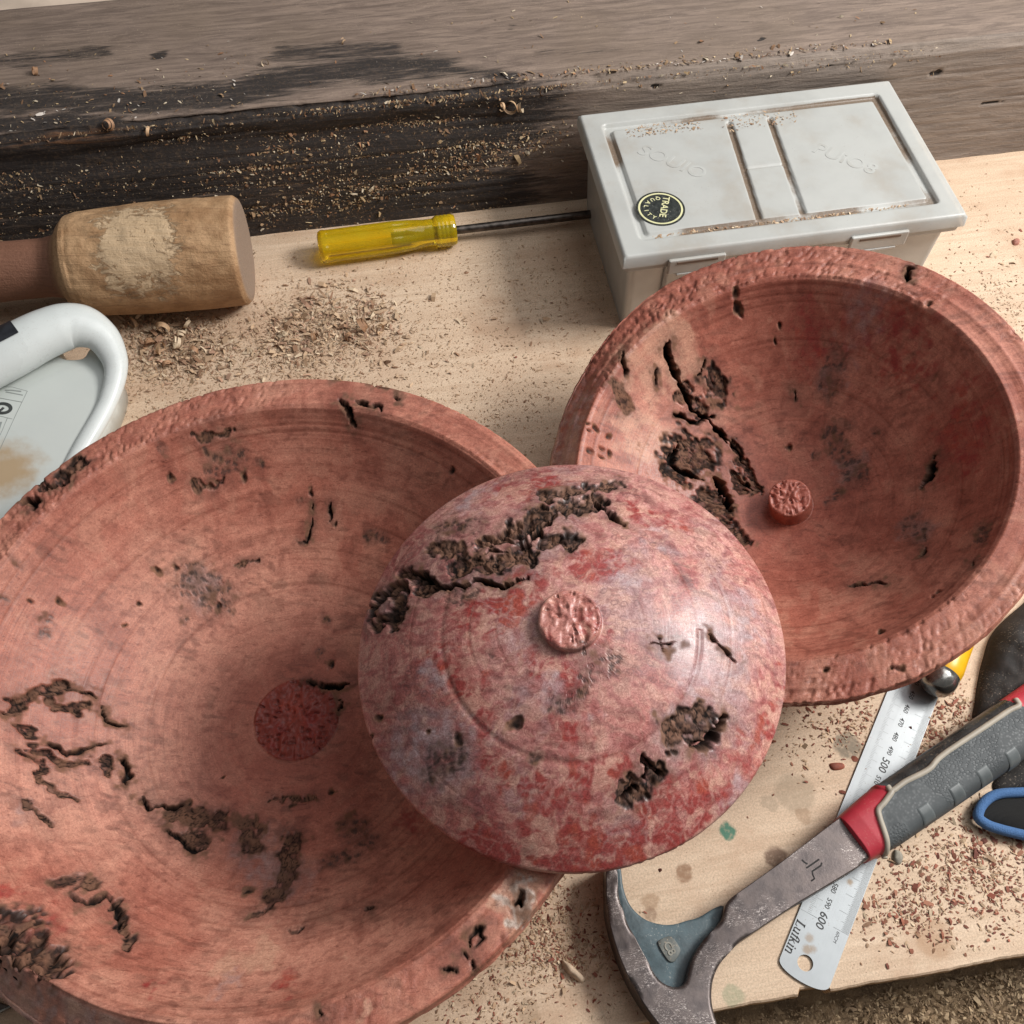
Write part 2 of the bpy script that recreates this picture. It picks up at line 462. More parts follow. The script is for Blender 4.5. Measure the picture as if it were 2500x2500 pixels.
FEAT_LEFT = """
b 3.7 4  -130.6,117.1 -122.3,127.3
k 1.4 6  -135.9,111.7 -126.7,114.2 -126.3,119.8
b 3.4 3  -141.4,114.6
k 1.9 7  -150,100.1 -144.4,103.6 -141.7,97.1
k 0.9 3  23,184 30.5,184.8
k 0.9 4  43.3,182.3 49.4,177.6 56.1,176.8
k 0.6 3  60.5,172.6 62.5,167.4
k 0.9 4  36,167.8 45.3,164.3 52.8,164.7 53.9,160
k 1.4 5  25.9,169.5 31.9,160.4 36.8,156.3
e 3.1 1.5  -77.6,140.7
e 2.6 1.5  -25.1,144
e 1.7 1.5  -74.9,129.7
e 2 1.5  4.7,129.6
e 2.6 1.5  -2.1,126.5
e 1.3 1.5  17.5,115.2
e 1.1 1.5  94.7,125.7
e 2 1.5  -87.2,82.5
e 1.9 1.5  -76.5,86.1
e 2 1.5  -53.3,67.7
e 2.9 1.5  17.3,34.1
e 1.3 1.5  -142.5,47.9
e 1.4 1.5  -129.4,54.2
e 2.9 1.5  -135.5,34.7
e 2.6 1.5  -146.1,66.8
e 2.9 1.5  -151.2,45.7
e 1.1 1.5  -100.9,50
e 1.1 1.5  -96.1,63.4
e 1.7 1.5  -34.5,135.2
e 7.9 1.5  -52.2,140.1 -39.6,142.8
b 1.4 2  -63.8,128.4 -55.3,130.1 -45.8,132.8
b 1.1 1.5  -60.9,147.3 -48.3,152 -36,153
k 0.4 1.5  4.2,125.1 3.8,115.1 -0,107.1 -5.6,105.3
k 0.9 2  16.4,124.6 14.1,117.4
e 3.1 0.6  38.3,107.1 50.6,104.1
b 1.3 2  -42.6,91.6 -31.1,94.3
e 12.2 0.8  -67.6,79.3 -52,74.9
e 3.4 1  -71.4,57.7
e 3.4 1  12.2,61.5
e 2.9 0.8  9.9,42.9
e 3.1 1  -136.5,41.8
g 10 0  -64.5,76.7
k 1.7 4  4.9,22.8 21.8,19.6 29.2,21.9
k 0.9 3  25.9,10.9 24.8,4.2
e 2.3 2  17.4,33.4
b 3.7 4  -141.1,-7.1 -136.2,-0.4 -131.3,2.9 -128.2,8
b 2.9 3  -126.9,-3.7 -114.7,0.2
k 1.4 5  -146.1,-12.2 -140,-13.5
k 0.6 3  -124.5,5.9 -114.9,9.4 -110.5,6.1
k 0.6 3  -107.3,0.6 -104.4,-7.1 -92.6,-8.6
b 2.3 3  -135.9,-18.5 -134.1,-22.2
k 0.9 4  -125.3,-24.4 -118.1,-28.5 -111,-25.7 -103,-19.9
b 1.9 4  -129.3,-29.6 -119.4,-34.7 -107.8,-29.5
k 0.9 4  -119.3,-35.3 -113.6,-35.3
b 1.1 3  -133.8,-32.6 -126.4,-37 -121.2,-46.9 -109.3,-55.6
k 0.6 3  -133.8,-32.6 -127.6,-36.5
b 1.3 3  -126.2,-58 -119.7,-64.4 -113,-71.2
b 1.9 3  -100.7,-27.8 -96.4,-36.9
k 1.1 4  -93.4,-26.6 -87.6,-32.5 -87.7,-42.3
k 1 4  -78.7,-49.1 -73.1,-55.4 -65.3,-53.4 -56.8,-51.8
e 1.7 2  -53,-50.8
b 4.9 1.5  -58.7,-57.5 -34.8,-60.5
k 1.1 3  -61.3,-65.4 -53.1,-71.9 -47.1,-76.3 -40,-76.1
b 5.7 1.5  -48.9,-69 -41.2,-71.1
b 5.2 0.8  -19.6,-61.1 -14.9,-73.7
b 1.4 2  -8.7,-48.4 15.6,-48.7
b 5.4 1.2  7,-69.1 7.4,-90.9 4.5,-103
b 2.3 1.5  4.9,-104.6 -3.9,-113.5
e 5.2 1  28.7,-83.7 43.6,-80.6
k 2.6 5  55.3,-111.5 58.4,-110.7
e 1.3 2  -38.5,-34.1
e 2 1.5  -11,-99.2
b 1.3 2  18.7,-122.3 24.1,-121.3
e 1.7 1.5  24.6,-44.1
e 7.2 0.8  36.5,-63.7 48.8,-73.9
b 3.7 2  -94.4,-99.8 -84.7,-97.8
k 1.1 4  -89.4,-106.3 -82.2,-110.4 -76.7,-104.6 -69.9,-111.1 -64.6,-120.6
b 1.9 3  -71,-108.6 -64.4,-120.6 -57.5,-129.5
b 10 8  -106.7,-127.3 -96.8,-131.7
b 7.2 8  -90.9,-137.2 -79.4,-141.4
k 1.7 10  -103.8,-122.8 -96.2,-135.6 -88.8,-140.2 -83.2,-142.2
g 12.9 0  -12.4,-75.2 8.1,-94
k 4.6 9  133.1,-114.6 134.1,-117.6
w 10.7 0  133.7,-115.8
k 0.7 3  111.5,-134.3 111.4,-129.1 116.3,-127.4 118,-132 113.9,-136
k 0.9 3  113.4,-140.5 114.5,-145.6
k 0.7 3  99.5,-144.4 103.8,-145.3
k 0.6 2  106.6,-138.3 109.7,-139.9
k 1.1 3  46.9,-160.2 48.3,-162.4
p 8.6 0  -5.1,-136.4 5.7,-136.5
p 7.2 0  6,-126.6
p 3.7 0  47.9,-133.7
p 3.7 0  63.4,-161.9
r 7.2 0  26.6,-147.7
r 8.6 0  -116.4,-104.4
r 4.3 0  -32.8,-152.8
r 11.5 0  74.2,-63.5
g 8.6 0  -131.8,-66.1
g 5.2 0  -2.1,-148.6
r 10 0  -92.6,-124.1
r 15.7 0  0.7,-1.2
"""

def mat_burl(name, rough=.55, grain=1.0, spec=.4, lathe_amt=.25, swirl=.3, relief=.5):
    """turned burl wood: the figure sits in the mesh attribute m1 (colour), bark and voids in m2; flecks, lathe lines and relief are added here"""
    t = NT(name); c = t.co()
    col = t.n('ShaderNodeAttribute', attribute_name='m1')
    bark, void, tearm = t.attr('m2')
    sep = t.n('ShaderNodeSeparateXYZ', {0: c}).node
    flat = t.n('ShaderNodeVectorMath', {0: c, 1: (1, 1, 0)}, operation='MULTIPLY')
    r = t.n('ShaderNodeVectorMath', {0: flat}, out=1, operation='LENGTH')
    ang = t.math('ARCTAN2', sep.outputs[1], sep.outputs[0])
    fine = t.noise(c, .75, 3, .7, .5)
    grn = t.noise(t.co((.16, .80, .4)), 1.0, 3, .62, .8)
    lath = t.noise(t.n('ShaderNodeCombineXYZ', {0: t.math('MULTIPLY', r, 1.25), 1: t.math('MULTIPLY', ang, 1.6), 2: 0.0}), 1.0, 2, .6)
    nb = t.math('SUBTRACT', 1.0, bark)
    col = t.mix(t.math('MULTIPLY', t.math('MULTIPLY', t.ramp(grn, .56, .74), .55 * grain), nb), col, t.mix(1.0, col, (.45, .34, .33), 'MULTIPLY'))
    col = t.mix(t.math('MULTIPLY', t.math('MULTIPLY', t.ramp(lath, .58, .76), lathe_amt), nb), col, t.mix(1.0, col, (.55, .45, .42), 'MULTIPLY'))
    col = t.mix(t.math('MULTIPLY', t.math('MULTIPLY', t.ramp(lath, .40, .26), lathe_amt), nb), col, t.mix(1.0, col, (1.25, 1.35, 1.4), 'MULTIPLY'))
    sw = t.n('ShaderNodeTexNoise', {'Vector': c, 'Scale': .20, 'Detail': 4.0, 'Roughness': .72, 'Distortion': 2.6})
    ln = t.ramp(t.math('ABSOLUTE', t.math('SUBTRACT', sw, .5)), .045, .0)
    col = t.mix(t.math('MULTIPLY', t.math('MULTIPLY', ln, swirl), nb), col, t.mix(1.0, col, (.50, .36, .35), 'MULTIPLY'))
    l2 = t.ramp(t.math('ABSOLUTE', t.math('SUBTRACT', sw, .62)), .03, .0)
    col = t.mix(t.math('MULTIPLY', t.math('MULTIPLY', l2, swirl), nb), col, t.mix(1.0, col, (1.3, 1.5, 1.55), 'MULTIPLY'))
    pore = t.math('MULTIPLY', t.ramp(t.vor(t.co((.30, .95, .5)), 1.0), .22, .10), t.ramp(sw, .42, .6))
    col = t.mix(t.math('MULTIPLY', t.math('MULTIPLY', pore, .55 * grain), nb), col, t.mix(1.0, col, (.38, .26, .25), 'MULTIPLY'))
    l3 = t.noise(t.n('ShaderNodeCombineXYZ', {0: t.math('MULTIPLY', r, .62), 1: t.math('MULTIPLY', ang, .9), 2: 3.0}), 1.0, 2, .5)
    col = t.mix(t.math('MULTIPLY', t.math('MULTIPLY', t.ramp(l3, .56, .66), .55 * lathe_amt), nb), col, t.mix(1.0, col, (.60, .48, .44), 'MULTIPLY'))
    k = t.ramp(fine, .25, .75, .84, 1.15)
    col = t.mix(1.0, col, t.n('ShaderNodeCombineXYZ', {0: k, 1: k, 2: k}), 'MULTIPLY')
    h = t.math('ADD', t.math('MULTIPLY', fine, t.math('ADD', .6, t.math('MULTIPLY', bark, 1.6))), t.math('MULTIPLY', t.math('ADD', t.math('MULTIPLY', lath, .7), t.math('MULTIPLY', grn, .6)), nb))
    tn = t.noise(t.n('ShaderNodeCombineXYZ', {0: t.math('MULTIPLY', r, .34), 1: t.math('MULTIPLY', ang, 95.0), 2: 0.0}), 1.0, 3, .7, 1.2)
    h = t.math('ADD', h, t.math('MULTIPLY', t.math('MULTIPLY', t.ramp(tn, .52, .60), tearm), -5.0))
    rg = t.math('ADD', t.ramp(fine, .2, .8, rough - .08, rough + .1), t.math('MULTIPLY', bark, .3), clamp=True)
    t.put(t.b.inputs['Specular IOR Level'], t.math('MULTIPLY', t.math('SUBTRACT', 1.0, t.math('MULTIPLY', bark, .85)), spec))
    return t.done(col, rg, t.bump(h, relief, .5))

def mixc(a, b, m):
    return a * (1 - m[:, None]) + np.asarray(b) * m[:, None]
def figure(x, y, th, r, seed, style):
    """wood colour, before bark and stains; x, y = plan laid out by arc length (mm)"""
    wx, wy = 7 * fbm(x / 16, y / 16, None, seed, 3), 7 * fbm(x / 16 + 9, y / 16, None, seed + 1, 3)
    lowf = fbm(x / 70, y / 70, None, seed + 2, 3)
    med = fbm((x + wx) / 15, (y + wy) / 15, None, seed + 3, 4)
    small = fbm((x + .5 * wx) / 5, (y + .5 * wy) / 5, None, seed + 4, 2)
    ga = math.radians(-8); gx, gy = x * math.cos(ga) + y * math.sin(ga), -x * math.sin(ga) + y * math.cos(ga)
    dash = vnoise((gx + .5 * wx) / 9, (gy + .5 * wy) / 2.6, None, seed + 5)
    arc = vnoise(th * 2.6 + 5, r / 2.7, None, seed + 6) * sstep(14, 40, r)
    n = len(x)
    if style == 'dome':
        c = mixc(np.tile((.46, .162, .138), (n, 1)), (.56, .27, .24), sstep(-.3, .4, lowf))
        c = mixc(c, (.30, .075, .075), .6 * sstep(.05, .5, med))
        c = mixc(c, (.37, .245, .245), .6 * sstep(.05, .45, fbm((x - wy) / 26, (y + wx) / 26, None, seed + 7, 3)))
        b1 = fbm((x + 1.4 * wx) / 7, (y + 1.4 * wy) / 6, None, seed + 13, 2); b2 = vnoise((x + wx) / 3.4, (y + wy) / 3.0, None, seed + 14)
        c = mixc(c, (.27, .065, .062), .46 * sstep(.10, .5, b1)); c = mixc(c, (.60, .345, .27), .46 * sstep(.10, .45, -b1))
        c = mixc(c, (.20, .06, .058), .42 * sstep(.25, .8, b2)); c = mixc(c, (.62, .36, .285), .34 * sstep(.25, .8, -b2))
        thr = 1 - np.abs(fbm((x + 1.3 * wx) / 8, (y + 1.3 * wy) / 8, None, seed + 8, 2)) * 2.6
        c = mixc(c, (.62, .37, .29), .30 * sstep(.45, .95, thr))
        f1, f2, cid = worley((x + .25 * wx) / 5.2, (y + .25 * wy) / 4.4, seed + 10)
        eye = (cid > .62) * sstep(-.15, .3, fbm(x / 24 + 4, y / 24, None, seed + 11, 2))
        c = mixc(c, (.17, .075, .075), .55 * eye * (sstep(.16, .26, f1) - sstep(.30, .44, f1)))
    else:
        lt, md, bk = ((.555, .250, .176), (.430, .156, .106), (.24, .062, .042)) if style == 'big' else ((.495, .200, .140), (.370, .120, .081), (.195, .048, .032))
        c = mixc(np.tile(md, (n, 1)), lt, sstep(-.25, .4, lowf))
        c = mixc(c, bk, .26 * sstep(.05, .55, med))
        b2 = fbm((x + wx) / 6.5, (y + wy) / 5.0, None, seed + 14, 2)
        c = mixc(c, np.array(bk) * .9, .24 * sstep(.12, .5, b2)); c = mixc(c, np.array(lt) * 1.12, .24 * sstep(.12, .5, -b2))
        c = mixc(c, (.57, .29, .20), .3 * sstep(.05, .5, -med))
        c = mixc(c, np.array(bk) * .55, .30 * sstep(.15, .5, small) * sstep(-.2, .3, lowf + med))
        f1, f2, cid = worley((x + .3 * wx) / 7, (y + .3 * wy) / 5, seed + 10)
        c = mixc(c, (.20, .065, .045), .35 * (cid > .72) * (1 - sstep(.12, .36, f1)))
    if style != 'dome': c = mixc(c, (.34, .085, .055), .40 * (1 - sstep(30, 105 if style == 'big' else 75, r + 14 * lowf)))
    c = mixc(c, c * .5, .55 * sstep(.28, .62, dash) * sstep(-.3, .35, fbm(x / 30, y / 30 + 7, None, seed + 12, 2)))
    c = mixc(c, c * .70, .30 * sstep(.35, .8, arc)); c = mixc(c, np.minimum(c * 1.25, .8), .35 * sstep(.35, .8, -arc))
    return c

def parse_feats(s):
    out = []
    for ln in s.strip().splitlines():
        k, w, d, *pts = ln.split()
        out.append((k, float(w), float(d), np.array([[float(q) for q in p.split(',')] for p in pts])))
    return out

def carve(x, y, feats, live, seed):
    """depth to sink (mm) and masks (bark, void, eye / red, grey, pale) for the burl features, in the bowl's own plan coordinates"""
    n = len(x); disp = np.zeros(n); m1 = np.zeros((n, 3)); m2 = np.zeros((n, 3))
    ids = np.where(live)[0]
    X, Y = x[ids], y[ids]
    N = lambda s, k: vnoise(X * s, Y * s, None, seed + k)
    wx = 1.9 * N(.13, 0) + 1.1 * N(.33, 1) + .4 * N(.6, 2); wy = 1.9 * N(.13, 3) + 1.1 * N(.33, 4) + .4 * N(.6, 5)
    edge = .7 * N(.2, 6) + .55 * N(.48, 7)
    # lumpy bark: rounded nodules of two sizes with crevices between
    for fi, (k, hw, dep, pts) in enumerate(feats):
        mg = hw * 2.2 + 12
        sel = np.where((X > pts[:, 0].min() - mg) & (X < pts[:, 0].max() + mg) & (Y > pts[:, 1].min() - mg) & (Y < pts[:, 1].max() + mg))[0]
        if not len(sel): continue
        g = ids[sel]
        ws = {'k': .75, 'e': .7, 'b': 1.25}.get(k, 2.6)
        xs, ys = X[sel] + wx[sel] * ws, Y[sel] + wy[sel] * ws
        d = seg_dist(xs, ys, pts); e = edge[sel]
        if k == 'k':
            h = hw * np.clip(1.05 + 1.0 * e, .2, 2.0)
            if len(pts) > 1:                                   # cracks run out to nothing at their ends
                ends = np.minimum(np.hypot(xs - pts[0, 0], ys - pts[0, 1]), np.hypot(xs - pts[-1, 0], ys - pts[-1, 1]))
                h = h * (.35 + .65 * sstep(0, 3.2 * max(hw, .8) + 1, ends))
            m = 1 - sstep(.30, 1.25, d / h)
            disp[g] = np.maximum(disp[g], 1.25 * dep * m)
            m1[g, 1] = np.maximum(m1[g, 1], 1 - sstep(.45, 1.15, d / h))
            m1[g, 0] = np.maximum(m1[g, 0], .85 * (1 - sstep(0, 2.2 + 1.6 * e, d - h * .8)))
            m1[g, 0] = np.maximum(m1[g, 0], .42 * (1 - sstep(0, 5.5, d - hw + 2.0 * e)))
            m1[g, 2] = np.maximum(m1[g, 2], .34 * (1 - sstep(-1, 9, d - hw + 2.5 * e)))
        elif k == 'b':
            h = hw * (1 + .42 * e)
            m = 1 - sstep(.62, 1.2, d / h)
            f1, f2, cid = worley(xs / 6.2, ys / 4.6, seed + 50)
            q1, q2, qid = worley(xs / 3.0 + 7, ys / 2.5, seed + 51)
            lump = np.clip(.75 * f1 ** 1.3 + .38 * q1 ** 1.2 + .45 * (cid - .4) * sstep(.05, .3, f2 - f1), 0, 1.3)
            disp[g] = np.maximum(disp[g], m * (.25 * dep + .8 * dep * lump))
            m1[g, 0] = np.maximum(m1[g, 0], (1 - sstep(.7, 1.35, d / h)) * (.72 + .28 * qid))
            m1[g, 0] = np.maximum(m1[g, 0], .45 * (1 - sstep(1.0, 1.9, d / h)))
            m1[g, 2] = np.maximum(m1[g, 2], .30 * (1 - sstep(0, 8, d - h)))
            m1[g, 1] = np.maximum(m1[g, 1], m * np.clip(.95 * (1 - sstep(.04, .18, f2 - f1)) * (cid + qid > .75) * sstep(.8, 3, dep) + .7 * (1 - sstep(.05, .22, q2 - q1)) * (qid > .35), 0, 1))
            m1[g, 1] = np.maximum(m1[g, 1], m * .42 * sstep(2.5, 4.5, dep) * (lump > .45))
            m1[g, 1] = np.maximum(m1[g, 1], .8 * sstep(.55, .85, d / h) * (1 - sstep(.95, 1.25, d / h)) * (e > -.1) * sstep(.8, 3, dep))
        elif k == 'e':
            h = hw * (1 + .4 * e); m = 1 - sstep(.55, 1.3, d / h)
            if hw < 2.6:
                disp[g] = np.maximum(disp[g], m * dep)
                m1[g, 2] = np.maximum(m1[g, 2], .8 * (1 - sstep(.35, 1.0, d / h))); m1[g, 0] = np.maximum(m1[g, 0], .7 * (1 - sstep(.8, 2.0, d / h)))
                m1[g, 1] = np.maximum(m1[g, 1], .85 * (1 - sstep(.1, .65, d / h)))
            else:
                f1, f2, cid = worley(xs / 3.8, ys / 3.0, seed + 60)
                rad = .14 + .30 * cid
                pit = (1 - sstep(rad * .5, rad, f1)) * (cid > .25)
                ring = (sstep(rad * .7, rad, f1) - sstep(rad, rad * 1.5, f1)) * (cid > .25)
                disp[g] = np.maximum(disp[g], m * np.minimum(dep, .55) * (.4 * pit + .6 * ring))
                m1[g, 2] = np.maximum(m1[g, 2], m * np.clip(.45 * pit + 1.1 * ring * (.5 + .5 * cid) + (cid > .5) * pit * .7, 0, 1))
                m1[g, 0] = np.maximum(m1[g, 0], .34 * (1 - sstep(.35, 1.5, d / h)))
                m1[g, 2] = np.maximum(m1[g, 2], .42 * (1 - sstep(.3, 1.7, d / h)))
        else:
            j = 'rgpw'.index(k)
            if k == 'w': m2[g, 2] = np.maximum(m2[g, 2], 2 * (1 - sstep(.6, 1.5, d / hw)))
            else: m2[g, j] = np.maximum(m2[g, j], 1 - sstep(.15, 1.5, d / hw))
    return disp, m1, m2
def stain(c, x, y, m1, m2, seed, style):
    """lay red heart, grey spalt, pale sapwood, bark, eyes and voids over the figure"""
    w1 = fbm(x / 11, y / 11, None, seed + 80, 4); w2 = fbm(x / 4.5, y / 4.5, None, seed + 81, 2)
    wx, wy = 3 * fbm(x / 6, y / 6, None, seed + 82, 2), 3 * fbm(x / 6 + 5, y / 6, None, seed + 83, 2)
    f1, f2, cid = worley((x + wx) / 6.0, (y + wy) / 5.0, seed + 84)
    cell = sstep(.0, .3, f2 - f1 + .35 * w2) if style == 'dome' else np.clip(.6 + w2, 0, 1)
    w3 = fbm((x + 2.2 * wx) / 7.5, (y + 2.2 * wy) / 6.5, None, seed + 85, 3)
    r = np.clip(m2[:, 0], 0, 1); rm = np.clip(sstep(-.26, .5, w3 + .62 * (r - .50)) * (r > .01) * (.35 + .65 * cell) * sstep(0, .3, r), 0, 1)
    c = mixc(c, (.31, .040, .036), (.55 + .35 * sstep(.5, .95, r)) * rm); c = mixc(c, (.46, .10, .05), .4 * rm * sstep(.1, .5, w1))
    c = mixc(c, (.64, .36, .27), .45 * sstep(.1, .6, r) * sstep(.12, .4, -w3) * (style == 'dome'))
    g = np.clip(m2[:, 1], 0, 1.3); c = mixc(c, ((.42, .30, .315) if style == 'dome' else (.33, .215, .20)), .62 * np.clip(g * (.75 + 1.1 * w1 + .5 * w2), 0, 1)); c = mixc(c, ((.56, .45, .47) if style == 'dome' else (.45, .31, .29)), .35 * np.clip(g, 0, 1) * sstep(.1, .5, w2))  # on the dome, lavender also paints in the sheen of its right side
    p = np.clip(m2[:, 2], 0, 1); c = mixc(c, (.60, .345, .235), .6 * sstep(.2, 1.0, p + .7 * w1) * (p > .01))
    c = mixc(c, (.72, .62, .54), .85 * sstep(.5, 1.2, np.clip(m2[:, 2] - 1, 0, 1) + .8 * w2) * (m2[:, 2] > 1.02))
    b = m1[:, 0]; bk = sstep(.18, .78, b + .55 * w2 * (b > .02))
    bc = mixc(np.tile((.052, .029, .021), (len(x), 1)), (.22, .112, .070), sstep(-.3, .35, w2 + .6 * w1)); bc = mixc(bc, (.15, .085, .058), .6 * sstep(.0, .4, w1))
    c = mixc(c, bc, .94 * bk)
    c = mixc(c, (.045, .030, .026), .85 * m1[:, 2]); c = mixc(c, (.012, .009, .008), np.clip(m1[:, 1] * 1.1, 0, 1))
    return c, bk

def turned(name, center, nrm, prof, feats, mat, seed, nu, step, ri=None, ro=None, wane=None, tear=None, grooves=(), rough_disc=None, style='big'):
    """a turned bowl: prof = list of (r, z, zone) from the centre of the seen side to the centre of the other; zone 0 = seen face, 1 = rim, 2 = outside"""
    prof = np.asarray(prof, float); R_, Z_, G_ = [], [], []
    for (r0, z0, g0), (r1, z1, g1) in zip(prof[:-1], prof[1:]):
        st = step if g1 < 2 else step * 5
        k = max(1, int(math.hypot(r1 - r0, z1 - z0) / st))
        for i in range(k):
            f = i / k; R_.append(r0 + (r1 - r0) * f); Z_.append(z0 + (z1 - z0) * f); G_.append(g1)
    R_.append(prof[-1, 0]); Z_.append(prof[-1, 1]); G_.append(prof[-1, 2])
    R_, Z_, G_ = map(np.array, (R_, Z_, G_)); nv = len(R_)
    R_ = np.maximum(R_, .02)
    th = np.linspace(0, 2 * np.pi, nu, endpoint=False)
    # profile normals (pointing out of the wood)
    dr, dz = np.gradient(R_), np.gradient(Z_); L = np.hypot(dr, dz) + 1e-9; nr, nz = -dz / L, dr / L
    Rg, Tg = np.meshgrid(R_, th, indexing='ij'); Zg = np.repeat(Z_[:, None], nu, 1); Gg = np.repeat(G_[:, None], nu, 1)
    NR, NZ = np.repeat(nr[:, None], nu, 1), np.repeat(nz[:, None], nu, 1)
    oval = 1 + .006 * np.cos(2 * Tg + seed) * sstep(20, 80, Rg)
    X = (Rg * np.cos(Tg) * oval).ravel(); Y = (Rg * np.sin(Tg) * oval).ravel(); Z = Zg.ravel().copy()
    G, Rf, Tf = Gg.ravel(), Rg.ravel(), Tg.ravel()
    disp, m1, m2 = carve(X, Y, feats, G < 2, seed)
    # wane: where the log ran out, the rim falls away to the natural outside
    if wane is not None:
        w = wane(Tf) * (G >= 1)
        zz = -(Rf - ri) * 1.05 * w + (w > .05) * .9 * fbm(X * .12, Y * .12, None, seed + 9) * sstep(0, 4, Rf - ri)
        Zn = np.where(w > .02, np.minimum(Z, zz), Z)
        gw = sstep(.35, .8, w) * sstep(1.5, 4, Rf - ri)
        m2[:, 1] = np.maximum(m2[:, 1], gw * 1.3); m2[:, 2] = np.maximum(m2[:, 2], gw * .5)
        Z = Zn
    out_rough = (G == 2)
    live = np.where(G < 2)[0]
    add = np.zeros(len(X)); tmask = np.zeros(len(X))
    if tear is not None:
        rim = np.where(G == 1)[0]
        tx, ty = Tf[rim] * (ri or ro), Rf[rim]
        a1 = vnoise(tx * .36 + ty * .16, ty * .20, None, seed + 20); a2 = vnoise(tx * .55 + ty * .25, ty * .35, None, seed + 21)
        tm = np.clip(tear(Tf[rim]) + 1.0 * fbm(tx * .03, ty * .09, None, seed + 23, 2), 0, 1)
        pits = sstep(.15, .6, a2 + .35 * a1)
        add[rim] += tm * (.7 * pits + .15 * a1)
        add[rim] += .42 * (1 + vnoise(ty * .42, tx * .003, None, seed + 24))          # turned lines
        tmask[rim] = tm
        m1[rim, 2] = np.maximum(m1[rim, 2], .10 * tm * pits)
    for gr, gw, gd in grooves:
        add[live] += gd * np.exp(-((Rf[live] - gr - .5 * np.sin(2 * Tf[live] + gr)) / gw) ** 2) * (.45 + .55 * vnoise(Tf[live] * 1.3 + gr, Rf[live] * 0, None, seed + int(gr)))
    if rough_disc:
        rd, amp, zr = rough_disc
        s = np.where((Rf < rd) & (G == 0))[0]
        f1, f2, cid = worley(X[s] / 4.2 + .5 * vnoise(X[s] * .3, Y[s] * .3, None, seed), Y[s] / 3.2, seed + 30)
        k = amp * ((1 - sstep(.1, .45, f1)) * (cid > .55) + 1.3 * fbm(X[s] * .30, Y[s] * .22, None, seed + 31, 2)) * (1 - sstep(rd - 1.2, rd, Rf[s]))
        add[s] += k
        disc_col = (s, zr); m2[s, 1:] *= .2; m1[s, 2] = np.maximum(m1[s, 2], .35 * (1 - sstep(.1, .4, f1)) * (cid > .5))
    add += .25 * out_rough * fbm(X * .1, Y * .1, Z * .1, seed + 70) * 4
    D = disp + add
    X = X - np.cos(Tf) * NR.ravel() * D; Y = Y - np.sin(Tf) * NR.ravel() * D; Z = Z - NZ.ravel() * D
    V = np.stack([X, Y, Z], 1)
    arc_ = np.repeat(np.concatenate([[0], np.cumsum(np.hypot(np.diff(R_), np.diff(Z_)))])[:, None], nu, 1).ravel()
    arc_ = np.where(G == 2, Rf, arc_)
    ax, ay = arc_ * np.cos(Tf), arc_ * np.sin(Tf)
    fg = figure(ax, ay, Tf, Rf, seed + 200, style)
    for gr, gw, gd in grooves:
        ln = np.exp(-((Rf - gr - .5 * np.sin(2 * Tf + gr)) / (gw + .12)) ** 2) * sstep(.0, .5, vnoise(Tf * 1.3 + gr, Rf * 0, None, seed + int(gr)) + .3) * (G == 0)
        fg = mixc(fg, fg * np.array((.5, .36, .32)), .42 * ln)
    if rough_disc: fg[disc_col[0]] = mixc(fg[disc_col[0]], (.25, .040, .032) if disc_col[1] > .5 else (.50, .165, .125), np.full(len(disc_col[0]), .8 if disc_col[1] > .5 else .6))
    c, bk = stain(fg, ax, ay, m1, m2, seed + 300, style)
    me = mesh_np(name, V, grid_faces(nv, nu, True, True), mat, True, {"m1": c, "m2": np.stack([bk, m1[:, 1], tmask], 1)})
    n = np.array([nrm[0], nrm[1], 0.]); n[2] = math.sqrt(1 - n @ n)
    a = np.array([1., 0, 0]) - n * n[0]; a /= np.linalg.norm(a); b = np.cross(n, a)
    M = Matrix(((a[0], b[0], n[0], center[0] * MM), (a[1], b[1], n[1], center[1] * MM), (a[2], b[2], n[2], center[2] * MM), (0, 0, 0, 1)))
    return me, M

